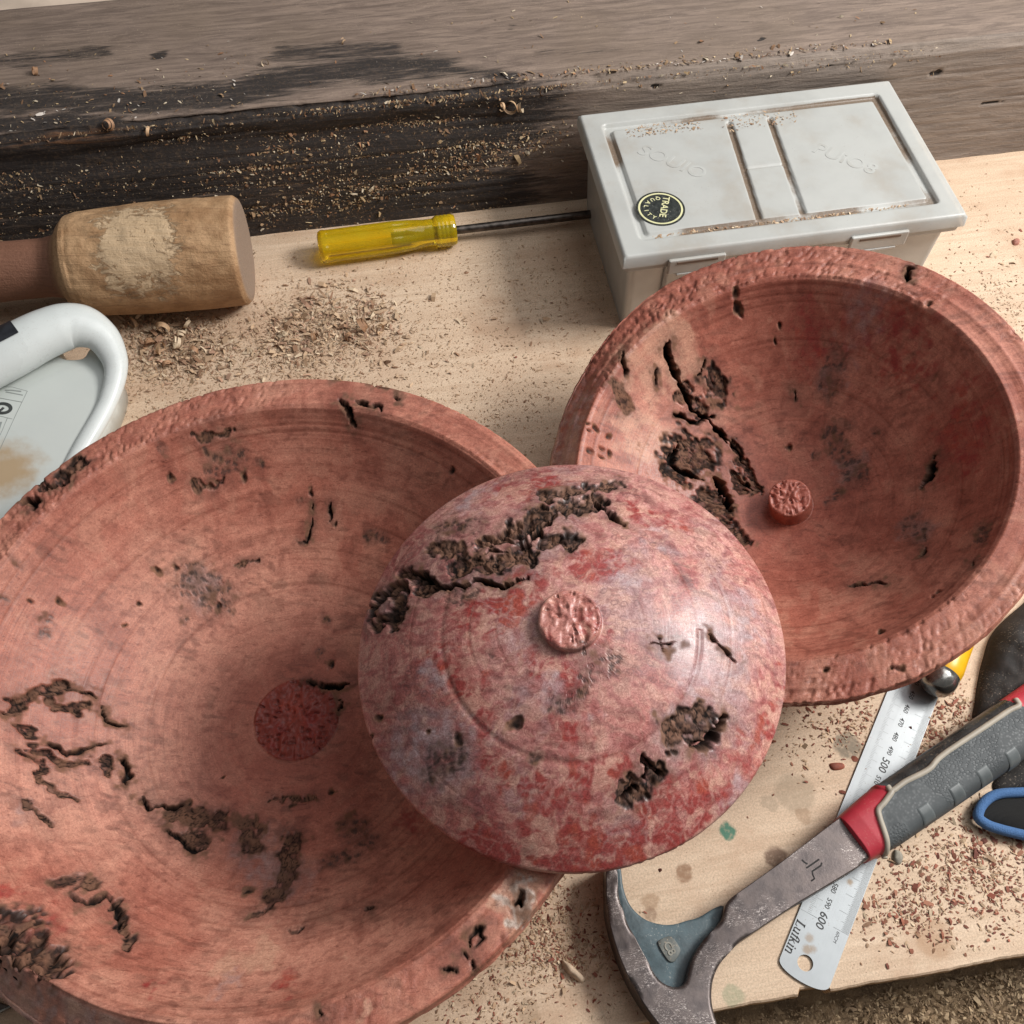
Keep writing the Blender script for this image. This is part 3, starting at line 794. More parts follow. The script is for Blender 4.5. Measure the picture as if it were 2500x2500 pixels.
# ------------------------------------------------------------------ the bench, the lower shelf, the board behind
ANG = math.radians(9.0)
CA, SA = math.cos(ANG), math.sin(ANG)
def to_bench(p):                       # world mm -> bench plan (x along the front edge, y back from it)
    dx, dy = p[0] - 105.8, p[1] - 59.6
    return (dx * CA + dy * SA, -dx * SA + dy * CA)
def mat_bench():
    t = NT("bench_plywood"); c = t.co()
    g1 = t.noise(t.co((.012, .16, .1)), 1.0, 5, .6, .8)
    g2 = t.noise(t.co((.05, .9, .3)), 1.0, 4, .6, .3)
    big = t.noise(c, .008, 4, .6)
    col = t.mix(t.ramp(g1, .32, .68), (.56, .41, .285), (.66, .505, .365))
    col = t.mix(t.math('MULTIPLY', t.ramp(g2, .56, .78), .28), col, (.36, .23, .14))
    col = t.mix(t.math('MULTIPLY', t.ramp(big, .45, .7), .35), col, (.55, .385, .26))
    dust = t.ramp(t.noise(c, .03, 5, .65), .46, .64)
    col = t.mix(t.math('MULTIPLY', dust, .5), col, (.60, .44, .31))
    gran = t.ramp(t.noise(c, .9, 3, .75), .3, .7, .80, 1.16)
    col = t.mix(1.0, col, t.n('ShaderNodeCombineXYZ', {0: gran, 1: gran, 2: gran}), 'MULTIPLY')
    col = t.mix(t.math('MULTIPLY', t.ramp(t.noise(c, .014, 5, .68), .48, .66), .5), col, (.44, .27, .17))
    fl = t.math('MULTIPLY', t.ramp(t.vor(c, .42), .16, .08), t.ramp(t.noise(c, .018, 3), .42, .62))
    col = t.mix(t.math('MULTIPLY', fl, .8), col, (.16, .07, .04))
    fl2 = t.math('MULTIPLY', t.ramp(t.vor(c, .9), .20, .10), t.ramp(t.noise(c, .04, 3), .40, .6))
    col = t.mix(t.math('MULTIPLY', fl2, .55), col, (.26, .14, .08))
    wob = t.n('ShaderNodeVectorMath', {0: t.n('ShaderNodeTexNoise', {'Vector': c, 'Scale': .12, 'Detail': 4.0}, out=1), 1: (7, 7, 0)}, operation='MULTIPLY')
    wc = t.n('ShaderNodeVectorMath', {0: c, 1: wob}, operation='ADD')
    sn = t.ramp(t.noise(c, .35, 3), .25, .55, .55, 1.0)
    for (px, py, r, cc, k) in ((2070, 1822, 8.5, (.17, .14, .10), .85), (1940, 1935, 12, (.33, .25, .17), .6), (1778, 2030, 4.8, (.03, .17, .11), .92),
                               (1790, 2432, 6, (.25, .28, .17), .55), (1668, 2132, 5.5, (.25, .13, .065), .8), (1893, 2093, 6.5, (.14, .075, .045), .85),
                               (1588, 2205, 5, (.28, .15, .07), .5), (2282, 2292, 11, (.38, .22, .12), .6), (1290, 2470, 6, (.3, .2, .12), .5),
                               (1590, 2235, 4, (.18, .09, .05), .5), (1960, 1990, 5, (.3, .18, .1), .5), (1880, 1960, 5, (.34, .26, .18), .5)):
        bx, by = to_bench(at(px, py, 0))
        d = t.n('ShaderNodeVectorMath', {0: wc, 1: (bx + 3.5, by + 3.5, 0)}, out=1, operation='DISTANCE')
        m = t.ramp(d, r * 1.15, r * .75)
        m = t.math('MULTIPLY', m, t.math('MULTIPLY', sn, k))
        col = t.mix(m, col, cc)
    # plies on the cut edge
    z = t.n('ShaderNodeSeparateXYZ', {0: c}).node.outputs[2]
    nz = t.n('ShaderNodeSeparateXYZ', {0: t.n('ShaderNodeNewGeometry', out=1)}).node.outputs[2]
    edge = t.ramp(nz, .7, .4)
    ply = t.ramp(t.math('SINE', t.math('ADD', t.math('MULTIPLY', z, 1.6), t.math('MULTIPLY', g2, 2.0))), -.2, .3)
    col = t.mix(edge, col, t.mix(ply, (.30, .16, .075), (.52, .34, .18)))
    h = t.math('ADD', t.math('MULTIPLY', g2, 1.0), t.math('MULTIPLY', t.noise(c, .8, 4, .7), .8))
    return t.done(col, .72, t.bump(h, .45, .4))
xs = np.arange(-760, 720, 2.0)
e0 = .9 * fbm(xs * .05, xs * 0 + 3, None, 4) + .25 * vnoise(xs * .3, xs * 0, None, 5)
nx0 = to_bench(at(1985, 2415, 0))[0]
e0 = e0 + 3.2 * (sstep(nx0 - 8, nx0 - 7, xs) * (1 - sstep(nx0 + 7, nx0 + 9, xs)))
rows = [(-14, e0 + .6), (-9, e0 + .2 + .2 * vnoise(xs * .2, xs * 0, None, 8)), (-5, e0 + .2 * vnoise(xs * .25, xs * 0, None, 9)), (-1.2, e0 + .2), (0, e0 + 1.2), (0, xs * 0 + 8), (0, xs * 0 + 880), (-14, xs * 0 + 880)]
bv = np.vstack([np.stack([xs, r[1] + 0 * xs, np.full(len(xs), r[0])], 1) for r in rows])
obj("bench_top", mesh_np("bench_top", bv, grid_faces(len(rows), len(xs)), mat_bench(), False), kind="structure", loc=(105.8, 59.6, 0), rot=(0, 0, ANG))

def mat_shelf():
    t = NT("shelf_litter"); c = t.co()
    n = t.noise(c, .05, 5, .7); f = t.noise(c, .7, 4, .7)
    col = t.mix(t.ramp(n, .35, .65), (.16, .105, .06), (.34, .23, .13))
    col = t.mix(t.ramp(f, .52, .7), col, (.46, .33, .2))
    return t.done(col, .85, t.bump(t.math('ADD', f, n), .8, 1.5))
gx = np.arange(-420, 520, 6.0); gy = np.arange(-260, 60, 6.0)
GX, GY = np.meshgrid(gx, gy)
sv = np.stack([GX.ravel(), GY.ravel(), -46 + 5 * fbm(GX * .02, GY * .02, None, 12).ravel() + 1.5 * vnoise(GX * .1, GY * .1, None, 14).ravel()], 1)
obj("lower_shelf", mesh_np("lower_shelf", sv, grid_faces(len(gy), len(gx)), mat_shelf(), True), kind="structure", loc=(105.8, 59.6, 0), rot=(0, 0, ANG))
obj("back_board", box("back_board", (0, 0, 0), (1400, 160, 16), mat_simple("pale_board", (.62, .50, .40), .8, .15, .03), 1.0), kind="structure",
    loc=(-60, 912, 88), rot=(0, 0, ANG))

# ------------------------------------------------------------------ the old timber beam along the back
def mat_beam():
    t = NT("weathered_timber"); c = t.co()
    g1 = t.noise(t.co((.022, .20, .20)), 1.0, 6, .7, .9)
    g2 = t.noise(t.co((.05, 1.1, 1.1)), 1.0, 4, .6, .3)
    dark, rot, grey = t.attr('m1')
    big = t.noise(c, .012, 5, .6)
    col = t.mix(t.ramp(g1, .3, .7), (.14, .100, .080), (.29, .215, .170))
    col = t.mix(t.math('MULTIPLY', t.ramp(big, .42, .68), .45), col, (.20, .145, .105))
    col = t.mix(t.math('MULTIPLY', grey, .75), col, t.mix(g1, (.16, .14, .122), (.34, .30, .26)))
    col = t.mix(t.math('MULTIPLY', t.ramp(g2, .56, .74), .55), col, (.05, .036, .03))
    dn = t.ramp(t.math('ADD', dark, t.math('MULTIPLY', t.math('SUBTRACT', t.noise(t.co((.03, .3, .3)), 1.0, 6, .72), .5), 1.5)), .28, .75)
    col = t.mix(t.math('MULTIPLY', dn, .96), col, t.mix(g2, (.010, .008, .008), (.030, .023, .021)))
    col = t.mix(t.math('MULTIPLY', rot, t.ramp(g1, .45, .7, 0.0, .7)), col, (.24, .10, .035))
    d = t.math('MULTIPLY', t.ramp(t.noise(c, .6, 3, .7), .6, .7), t.ramp(t.noise(c, .02, 3), .4, .6))
    col = t.mix(t.math('MULTIPLY', d, .5), col, (.42, .33, .24))
    rough_dirt = t.ramp(t.noise(c, .35, 4, .72), .50, .66)
    col = t.mix(t.math('MULTIPLY', t.math('MULTIPLY', rough_dirt, dark), .28), col, (.20, .125, .07))
    h = t.math('ADD', t.math('MULTIPLY', g1, 2.0), t.math('ADD', g2, t.math('MULTIPLY', t.noise(c, .5, 4, .7), .8)))
    return t.done(col, .8, t.bump(h, .6, .8))
BEAM0 = np.array([-213.1, 633.3])
def to_beam(p):
    dx, dy = p[0] - BEAM0[0], p[1] - BEAM0[1]
    return np.array([dx * CA + dy * SA, -dx * SA + dy * CA])
BH = 106.0; LEAN = .12
TOPW = to_beam(at(20, 20, BH))[1] - LEAN * BH
bx = np.arange(-330, 780, 1.5)
sec = [(LEAN * z, z) for z in np.arange(0, BH - 8, 1.6)]
sec += [(LEAN * BH - .6 + 9 * (1 - math.cos(a)), BH - 9 + 9 * math.sin(a)) for a in np.linspace(.1, math.pi / 2, 8)]
sec += [(LEAN * BH + 8.5 + k, BH) for k in np.arange(1.5, TOPW - 10, 2.0)] + [(LEAN * BH + TOPW, BH - 3), (LEAN * BH + TOPW + 1, 30)]
sec = np.array(sec); ns = len(sec)
sl = np.concatenate([[0], np.cumsum(np.hypot(*np.diff(sec, axis=0).T))])
BX, BS = np.meshgrid(bx, sl); SY = np.repeat(sec[:, 0:1], len(bx), 1); SZ = np.repeat(sec[:, 1:2], len(bx), 1)
top = SY > LEAN * BH + 6
edge = np.exp(-((BS - BH) / 7.0) ** 2)
leftness = 1 - sstep(150, 330, BX)
wear = edge * (1.2 + 2.6 * np.clip(fbm(BX * .02, BS * .03, None, 31) + .25, 0, 1) + 1.6 * np.clip(vnoise(BX * .12, BS * .2, None, 32), 0, 1)) * (.45 + .75 * leftness)
hollow = np.exp(-((BS - (BH - 24)) / 15.0) ** 2) * leftness * (4.5 + 3 * fbm(BX * .012, BS * .05, None, 33))
crk = np.clip(vnoise(BX * .006, BS * .35, None, 34) - .55, 0, 1) * 5
und = 1.0 * fbm(BX * .01, BS * .05, None, 35) + .35 * vnoise(BX * .05, BS * .6, None, 36)
dY = np.where(top, 0, wear * .9 + hollow + crk * .6 - und)
dZ = np.where(top, -(wear + crk * .5) + und * .8, -wear * .8)
m1 = np.zeros(BX.shape + (3,))
zt = np.clip(SZ, 0, BH)
m1[..., 0] = (~top) * np.clip(leftness * (.72 + .75 * np.exp(-((BS - (BH - 22)) / 24.0) ** 2) + .35 * (zt < 30)), 0, 1)
for pts, hw, amt in (([(-80, 250), (150, 240), (380, 250), (560, 225), (760, 185), (900, 165), (1050, 165)], 20, .74), ([(700, 130), (950, 120)], 14, .62), ([(1050, 165), (1240, 190)], 9, .7), ([(-60, 150), (120, 140), (220, 128)], 12, .55), ([(-50, 300), (300, 300)], 12, .8), ([(380, 138)], 7, .8),
                     ([(1860, 95)], 4, 1.2), ([(1240, 65)], 4, .5), ([(1300, 130), (1500, 120)], 7, .4)):
    q = np.array([to_beam(p) for p in at2(pts, BH)])
    d = seg_dist(BX + 14 * fbm(BX * .02, SY * .12, None, 37), SY + 5 * fbm(BX * .025, SY * .15, None, 38), q)
    m1[..., 0] = np.maximum(m1[..., 0], top * amt * (1 - sstep(.3, 1.6, d / hw)))
def beam_surface(px, py):
    """where a photo pixel meets the beam: world mm point"""
    p = at(px, py, BH)
    if to_beam(p)[1] > LEAN * BH + 5: return (p[0], p[1], BH)
    lo, hi = 0.0, BH
    for _ in range(30):
        mid = (lo + hi) / 2; q = to_beam(at(px, py, mid))
        if q[1] > LEAN * mid + 1: lo = mid
        else: hi = mid
    return at(px, py, lo)
for px, py, rx, rz in ((2285, 178, 5, 2.6), (1600, 210, 4, 1.5), (2420, 250, 9, .8), (2050, 160, 14, .7)):
    w_ = beam_surface(px, py); lx = to_beam(w_)[0]
    d = np.hypot((BX - lx) / rx, (SZ - w_[2]) / rz) + .35 * vnoise(BX * .4, SZ * .6, None, 41)
    hole_ = (~top) * (1 - sstep(.6, 1.3, d)); m1[..., 0] = np.maximum(m1[..., 0], hole_ * 1.2); dY = dY + 2.0 * hole_
m1[..., 1] = (1 - sstep(.5, 1.3, np.hypot((BX - to_beam(at(110, 335, BH))[0]) / 62, (BS - BH + 6) / 8.0))) * .95
m1[..., 2] = np.where(top, .12, .55) * sstep(170, 420, BX + 30 * vnoise(BX * .02, BS * .1, None, 39))
beam_v = np.stack([BX.ravel(), (SY + dY).ravel(), (SZ + dZ).ravel()], 1)
obj("timber_beam", mesh_np("timber_beam", beam_v, grid_faces(ns, len(bx)), mat_beam(), True, {"m1": m1.reshape(-1, 3)}), None,
    "long weathered grey-brown timber beam with black stains along the back of the bench", "beam", loc=(BEAM0[0], BEAM0[1], 0), rot=(0, 0, ANG))
# ------------------------------------------------------------------ the three turned bowls
SEG = 2 * math.pi
def bump_at(deg, half):
    a = math.radians(deg)
    def f(T):
        d = np.abs((T - a + np.pi) % SEG - np.pi)
        return 1 - sstep(math.radians(half) * .7, math.radians(half) * 1.25, d)
    return f
burl_left = mat_burl("burl_salmon", .50, 1.2, .45, .45, .4, .24)
burl_right = mat_burl("burl_rose", .46, 1.2, .45, .45, .4, .24)
burl_dome = mat_burl("burl_pink", .38, .9, .5, .3, .8, .18)

# big bowl
RI, RO = 165.5, 185.9
pf = [(0, -85, 0), (24.5, -85, 0), (25, -86, 0)]
pf += [(r, -86 * (1 - (r / RI) ** 3.0), 0) for r in np.linspace(26, RI - 1.5, 46)]
pf += [(RI - .4, -1.0, 0), (RI + .6, 0, 1), (RO - 1.2, 0, 1), (RO, -1.2, 1), (RO + .5, -9, 1), (RO - 5, -30, 2), (RO - 30, -62, 2), (RO - 70, -92, 2), (70, -97, 2), (66, -103, 2), (0, -103, 2)]
tearL = lambda T: .85 * bump_at(150, 55)(T) + .12
me, M = turned("burl_bowl", None or (-130.1, 210.2, 104.0), (-.04, -.03), pf, parse_feats(FEAT_LEFT), burl_left, 11, 1400, .78, RI, RO,
               wane=lambda T: bump_at(243, 26)(T), tear=tearL, grooves=((162, .5, .35), (159, .5, .3), (155.5, .4, .25), (118, .7, .35), (109, .5, .4), (103, .5, .3), (131, .6, .3), (84, .8, .3)), rough_disc=(25, 1.5, .8))
o = obj("burl_bowl", me, None, "largest red burl bowl, open side up, at the left front of the bench", "bowl", "turned burl bowls"); o.matrix_world = M

# tilted bowl at the right
RI, RO = 122.5, 146.5
def zr(r): return -75 * (1 - (r / RI) ** 2.3)
pf = [(0, -61, 0), (12.2, -61.3, 0), (13, -62.5, 0), (13.6, zr(14) - .3, 0)]
pf += [(r, zr(r), 0) for r in np.linspace(14.5, RI - 1.2, 40)]
pf += [(RI - .3, -.8, 0), (RI + .6, 0, 1), (RO - 1, 0, 1), (RO, -1.2, 1), (RO - .3, -7, 1), (RO - 8, -28, 2), (RO - 32, -62, 2), (84, -88, 2), (58, -92, 2), (54, -100, 2), (0, -100, 2)]
tearR = lambda T: .85 * bump_at(103, 48)(T) + .45 * bump_at(265, 35)(T) + .08
me, M = turned("burl_bowl", (156.9, 339.3, 111.0), (-.285, -.11), pf, parse_feats(FEAT_RIGHT), burl_right, 23, 1080, .8, RI, RO,
               wane=lambda T: .7 * (.5 + .5 * np.cos(np.clip(((T - 3.0 + np.pi) % SEG - np.pi) * 2.6, -np.pi, np.pi))), tear=tearR, grooves=((119, .5, .35), (116, .5, .3), (112, .4, .25), (62, .5, .3), (74, .5, .3), (55, .4, .3), (93, .5, .35), (97, .4, .3)), rough_disc=(12.6, 1.6, .3), style='lean')
o = obj("burl_bowl", me, None, "red burl bowl leaning at the right, black cracks and a small peg inside", "bowl", "turned burl bowls"); o.matrix_world = M

# small bowl lying upside down on the rims of the other two
RD = 105.3
def zd(r): return 4 + 41 * (1 - (r / RD) ** 2.2)
pf = [(0, 49.6, 0), (13.6, 49.4, 0), (14.4, 48.6, 0), (14.6, zd(14.8) + .2, 0)]
pf += [(r, zd(r), 0) for r in np.linspace(15.4, RD - 1.0, 44)]
pf += [(RD, 3.6, 0), (RD + .3, 1.0, 1), (RD - .6, 0, 1), (RD - 11, 0, 2), (RD - 14, 3, 2), (70, 20, 2), (30, 31, 2), (0, 33, 2)]
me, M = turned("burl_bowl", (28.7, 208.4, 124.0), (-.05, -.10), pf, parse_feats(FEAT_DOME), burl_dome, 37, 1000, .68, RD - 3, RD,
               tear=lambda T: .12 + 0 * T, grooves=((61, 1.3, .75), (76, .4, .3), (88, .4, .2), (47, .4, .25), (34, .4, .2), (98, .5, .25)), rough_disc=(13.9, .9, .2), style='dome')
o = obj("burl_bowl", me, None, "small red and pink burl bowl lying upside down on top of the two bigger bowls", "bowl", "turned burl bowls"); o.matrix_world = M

# ------------------------------------------------------------------ plastic box with lid
def mat_plastic_box(name, col, trans, dirt):
    t = NT(name); c = t.co()
    n = t.noise(c, .02, 4, .6); f = t.noise(c, .9, 3, .7)
    colr = t.mix(t.ramp(n, .35, .7), col, tuple(k * .86 for k in col))
    dm = t.math('MULTIPLY', t.ramp(t.noise(c, .022, 5, .65), .45, .75), dirt * .65)
    colr = t.mix(dm, colr, (.42, .35, .27))
    groove = t.attr('m1')[0]
    gd = t.math('MULTIPLY', t.ramp(t.math('ADD', groove, t.math('MULTIPLY', t.math('SUBTRACT', t.noise(c, .05, 5, .7), .5), .9)), .35, .75), t.ramp(f, .25, .5, .6, 1.0))
    if dirt: colr = t.mix(gd, colr, t.mix(t.noise(c, 1.2, 3), (.12, .085, .06), (.33, .24, .17)))
    sp = t.math('MULTIPLY', t.ramp(t.vor(c, .35), .13, .07), t.ramp(t.noise(c, .03, 3), .5, .65))
    colr = t.mix(t.math('MULTIPLY', sp, .6 * dirt), colr, (.15, .11, .08))
    return t.done(colr, t.ramp(n, .3, .7, .32, .5), t.bump(f, .12, .3), Transmission_Weight=trans, IOR=1.45, Subsurface_Weight=.0)
pl_lid = mat_plastic_box("frosted_lid_plastic", (.60, .61, .585), .25, .7)
pl_body = mat_plastic_box("frosted_body_plastic", (.42, .43, .42), .15, .4)
BW, BD, BZ = 252.0, 156.0, 85.0
box_root = empty("storage_box", (188.4, 619.6, 0), math.radians(9.8), "frosted white plastic storage box with dusty recessed lid, against the beam", "storage box")
BCA, BSA = math.cos(math.radians(9.8)), math.sin(math.radians(9.8))
def to_box(px, py, z=BZ):
    p = at(px, py, z); dx, dy = p[0] - 188.4, p[1] - 619.6
    return np.array([dx * BCA + dy * BSA, -dx * BSA + dy * BCA])
def crop2(a, b): return (1250 + a / 1.5456, b / 1.5456)
g1a, g1b = to_box(*crop2(822, 462)), to_box(*crop2(938, 830)); g2a, g2b = to_box(*crop2(975, 445)), to_box(*crop2(1103, 808))
ca, cb = to_box(*crop2(885, 632)), to_box(*crop2(1030, 615))
ux = np.arange(-BW / 2, BW / 2 + .1, 1.0); uy = np.arange(-BD / 2, BD / 2 + .1, 1.0)
UX, UY = np.meshgrid(ux, uy)
def rrect(x, y, hx, hy, r):
    qx, qy = np.abs(x) - hx + r, np.abs(y) - hy + r
    return np.hypot(np.maximum(qx, 0), np.maximum(qy, 0)) + np.minimum(np.maximum(qx, qy), 0) - r
outer = rrect(UX, UY, BW / 2, BD / 2, 3)
inner = rrect(UX, UY, BW / 2 - 15, BD / 2 - 15, 4)
panel = rrect(UX, UY, BW / 2 - 21.5, BD / 2 - 21.5, 2.5)
Zl = np.zeros_like(UX)
Zl -= 3.4 * (1 - sstep(-1.6, .4, inner))                                   # floor inside the border
Zl += 2.4 * (1 - sstep(-.8, .8, panel))                                    # panels stand back up
grv = np.minimum(seg_dist(UX, UY, [g1a, g1b]), seg_dist(UX, UY, [g2a, g2b]))
inp = 1 - sstep(-6.0, -2.5, panel)
Zl -= 2.3 * (1 - sstep(1.5, 3.0, grv)) * (panel < -1)
thin = seg_dist(UX, UY, [ca, cb])
Zl -= 1.0 * (1 - sstep(.5, 1.4, thin))
gm = np.maximum((inner < -.5) * (panel > -.6) * .75, (1 - sstep(1.6, 3.2, grv)) * (panel < 0) * .85)
rest = .8 + .5 * vnoise(UX * .03, UY * .03, None, 3)
gm = np.clip(gm * rest + .4 * (1 - sstep(.5, 1.5, thin)) + .25 * (panel < 0) * np.clip(fbm(UX * .03, UY * .03, None, 6), 0, 1), 0, 1)
Zl -= 2.0 * sstep(-2.2, 0, outer) ** 2
nu_, nv_ = len(ux), len(uy)
lid_v = np.stack([UX.ravel(), UY.ravel(), BZ + Zl.ravel()], 1)
lid_f = [list(q) for q in grid_faces(nv_, nu_)]
bl = [i for i in range(nu_)] + [nu_ - 1 + nu_ * j for j in range(1, nv_)] + [nu_ * (nv_ - 1) + i for i in range(nu_ - 2, -1, -1)] + [nu_ * j for j in range(nv_ - 2, 0, -1)]
low = lid_v[bl].copy(); low[:, 2] = BZ - 10.5; low[:, :2] *= 1.004; b0 = len(lid_v)
lid_v = np.vstack([lid_v, low]); nb = len(bl)
lid_f += [[bl[(k + 1) % nb], bl[k], b0 + k, b0 + (k + 1) % nb] for k in range(nb)]
lid = obj("lid", mesh_np("lid", lid_v, lid_f, pl_lid, True, {"m1": np.r_[np.c_[gm.ravel(), gm.ravel(), gm.ravel()], np.zeros((nb, 3))]}), box_root)
def rr_loop(hx, hy, r, n=6):
    out = []
    for cx, cy, a0 in ((hx - r, hy - r, 0), (-hx + r, hy - r, 90), (-hx + r, -hy + r, 180), (hx - r, -hy + r, 270)):
        for k in range(n + 1):
            a = math.radians(a0 + 90 * k / n); out.append((cx + r * math.cos(a), cy + r * math.sin(a)))
    return np.array(out)
def shell(name, rings, mat):
    """stack of loops (loop, z) skinned one to the next"""
    V = np.vstack([np.c_[l, np.full(len(l), z)] for l, z in rings]); n = len(rings[0][0])
    return mesh_np(name, V, grid_faces(len(rings), n, True), mat, False)
obj("body", shell("body", [(rr_loop(BW / 2 - 9, BD / 2 - 9, 6), 2.5), (rr_loop(BW / 2 - 6.5, BD / 2 - 6.5, 6), BZ - 13), (rr_loop(BW / 2 - 8.5, BD / 2 - 8.5, 5), BZ - 13.2), (rr_loop(BW / 2 - 11, BD / 2 - 11, 5), 2.7), (rr_loop(30, 10, 5), 2.6)][::-1], pl_body), box_root)
obj("base", prism("base", rr_loop(BW / 2 - 9, BD / 2 - 9, 6), 0, 2.4, pl_body), box_root)
obj("flange", shell("flange", [(rr_loop(BW / 2 - 6, BD / 2 - 6, 5), BZ - 15.5), (rr_loop(BW / 2 - 1.2, BD / 2 - 1.2, 4), BZ - 15.2), (rr_loop(BW / 2 - 1.0, BD / 2 - 1.0, 4), BZ - 11.2), (rr_loop(BW / 2 - 6, BD / 2 - 6, 5), BZ - 11)], pl_lid), box_root)
for (pa, pb) in (((1632, 655), (1768, 630)), ((2072, 590), (2208, 566))):
    a, b = to_box(*pa, BZ - 12), to_box(*pb, BZ - 12); cx = (a[0] + b[0]) / 2; w = abs(b[0] - a[0])
    la = obj("latch", box("latch", (cx, -BD / 2 - 1.6, BZ - 12.5), (w, 3.0, 13), pl_lid, 1.0), box_root)
    obj("latch_slot", box("latch_slot", (cx, -BD / 2 - 3.2, BZ - 8.5), (w * .72, .7, 2.0), mat_simple("latch_slot_brown", (.16, .11, .08), .9), .2), la)  # dark brown strip along the latch slot
    obj("latch_lip", box("latch_lip", (cx, -BD / 2 - 2.4, BZ - 19.8), (w * .68, 2.4, 2.2), pl_lid, .6), la)
obj("corner_rib", box("corner_rib", (to_box(1628, 690, BZ - 30)[0], -BD / 2 + 5.6, 40), (3.0, 2.0, 62), pl_body, .4), box_root)
# raised moulded lettering on both panels
for (px, py), rz, s in (((2062, 385), -42, "PUiO8"), ((1640, 392), -42, "SOUIO")):
    q = to_box(px, py)
    e = obj("raised_lettering", text_me("raised_lettering", s, 12.5, pl_lid, .1, .22, .25, 1.05), lid, loc=(q[0], q[1], BZ - 1.0)); e.rotation_euler = (0, 0, math.radians(rz))
# round sticker
ink = mat_simple("sticker_black", (.022, .026, .024), .45, .5, .3, .05, dust=.5, dustcol=(.4, .38, .33)); cream = mat_simple("sticker_cream", (.68, .66, .38), .5, .08)
sq = to_box(1613, 507)
stk = obj("sticker", prism("sticker", [(17.6 * math.cos(a), 17.6 * math.sin(a)) for a in np.linspace(0, SEG, 64, endpoint=False)], 0, .25, ink), lid, loc=(sq[0], sq[1], BZ - 1.0))
stk["label"] = "black and cream round trade quality sticker"
ra = np.linspace(0, SEG, 73)
obj("ring", strip_me("ring", np.c_[15.4 * np.cos(ra), 15.4 * np.sin(ra)], 1.3, .2, .33, cream), stk)
TR = math.radians(-112)
tt = obj("word", text_me("word", "TRADE", 5.0, cream, 0, .05, .10), stk, loc=(3.0, 1.2, .3)); tt.rotation_euler = (0, 0, TR)
for k, ch in enumerate("QUALITY"):
    a = TR - math.pi / 2 + math.radians((k - 3) * 24)
    L = obj("letter", text_me("letter", ch, 3.2, cream, 0, .05, .08), stk, loc=(10.6 * math.cos(a), 10.6 * math.sin(a), .3))
    L.rotation_euler = (0, 0, a + math.pi / 2)

# ------------------------------------------------------------------ wooden mallet
def mat_mallet():
    t = NT("mallet_wood"); c = t.co(); worn, dirt, end = t.attr('m1')
    g = t.noise(t.co((.03, .5, .5)), 1.0, 5, .6, .6); f = t.noise(c, .5, 4, .7); b = t.noise(c, .05, 4, .6)
    col = t.mix(t.ramp(b, .35, .65), (.34, .19, .09), (.50, .31, .165))
    col = t.mix(t.math('MULTIPLY', t.ramp(g, .5, .7), .45), col, (.17, .085, .04))
    w = t.ramp(t.math('ADD', worn, t.math('MULTIPLY', t.math('SUBTRACT', t.noise(t.co((.10, .17, .17)), 1.0, 6, .72, 1.0), .5), 2.0)), .40, .66)
    col = t.mix(t.math('MULTIPLY', w, .85), col, t.mix(g, (.50, .34, .19), (.70, .54, .36)))
    col = t.mix(dirt, col, t.mix(g, (.16, .07, .042), (.27, .125, .075)))
    col = t.mix(end, col, t.mix(f, (.22, .15, .11), (.34, .25, .185)))
    h = t.math('ADD', g, t.math('MULTIPLY', w, -1.2))
    return t.done(col, .72, t.bump(t.math('ADD', h, f), .8, .9))
ma, mb = np.array([-201.0, 574.5, 41.0]), np.array([-600.0, 524.5, 41.0])
mp = [(0, 0), (0, 33), (.8, 37.5), (4, 40.2), (30, 41), (75, 40.5), (118, 38), (126, 36), (131, 31), (134, 26), (138, 23), (146, 21.5), (170, 21.5), (230, 24), (300, 22), (330, 0)]
def mal_r(T, A, Rr):
    face = (T > 8) & (T < 122)
    x, y = T * .05, A * 3.2
    dent = np.clip(fbm(x * 1.6, y * 1.6, None, 61) * .9 + .25, 0, 1) * 1.6 * sstep(-.2, .9, np.sin(A * 1.0 - .35))
    return Rr - np.where(face, dent, .2 * fbm(x, y, None, 62)) * sstep(5, 20, T)
MAL_A = 2.15
def mal_a(T, A):
    w = .85 * sstep(18, 62, T) * (1 - sstep(80, 120, T)) * np.clip(np.cos(A - MAL_A), 0, 1) ** 1.3
    d = sstep(128, 140, T); e = (1 - sstep(.2, 1.6, T)) * 1.0
    return np.stack([w, d, e], -1)
mr = empty("mallet", (-330, 558, 0), 0, "worn wooden mallet lying against the beam, its round head chipped pale", "mallet")
mall = lathe("head", mp[:12], ma, mb, mat_mallet(), 140, mal_r, True, mal_a, .9)
hd = obj("head", mall, mr); hd.matrix_parent_inverse = Matrix.Translation(-Vector((-330, 558, 0)) * MM)
hh = obj("handle", lathe("handle", [(t, r) for t, r in mp if t >= 138], ma, mb, mall.materials[0], 64, None, True, mal_a, 2.0), mr); hh.matrix_parent_inverse = Matrix.Translation(-Vector((-330, 558, 0)) * MM)

def rooted(name, loc, label, category, group=None):
    """an Empty at a thing's base; parts are built in world coordinates and keep them"""
    r = empty(name, loc, 0, label, category, group); inv = Matrix.Translation(-Vector(loc) * MM)
    def put(n, me, parent=None):
        o = obj(n, me, parent or r)
        if parent is None: o.matrix_parent_inverse = inv
        return o
    return r, put

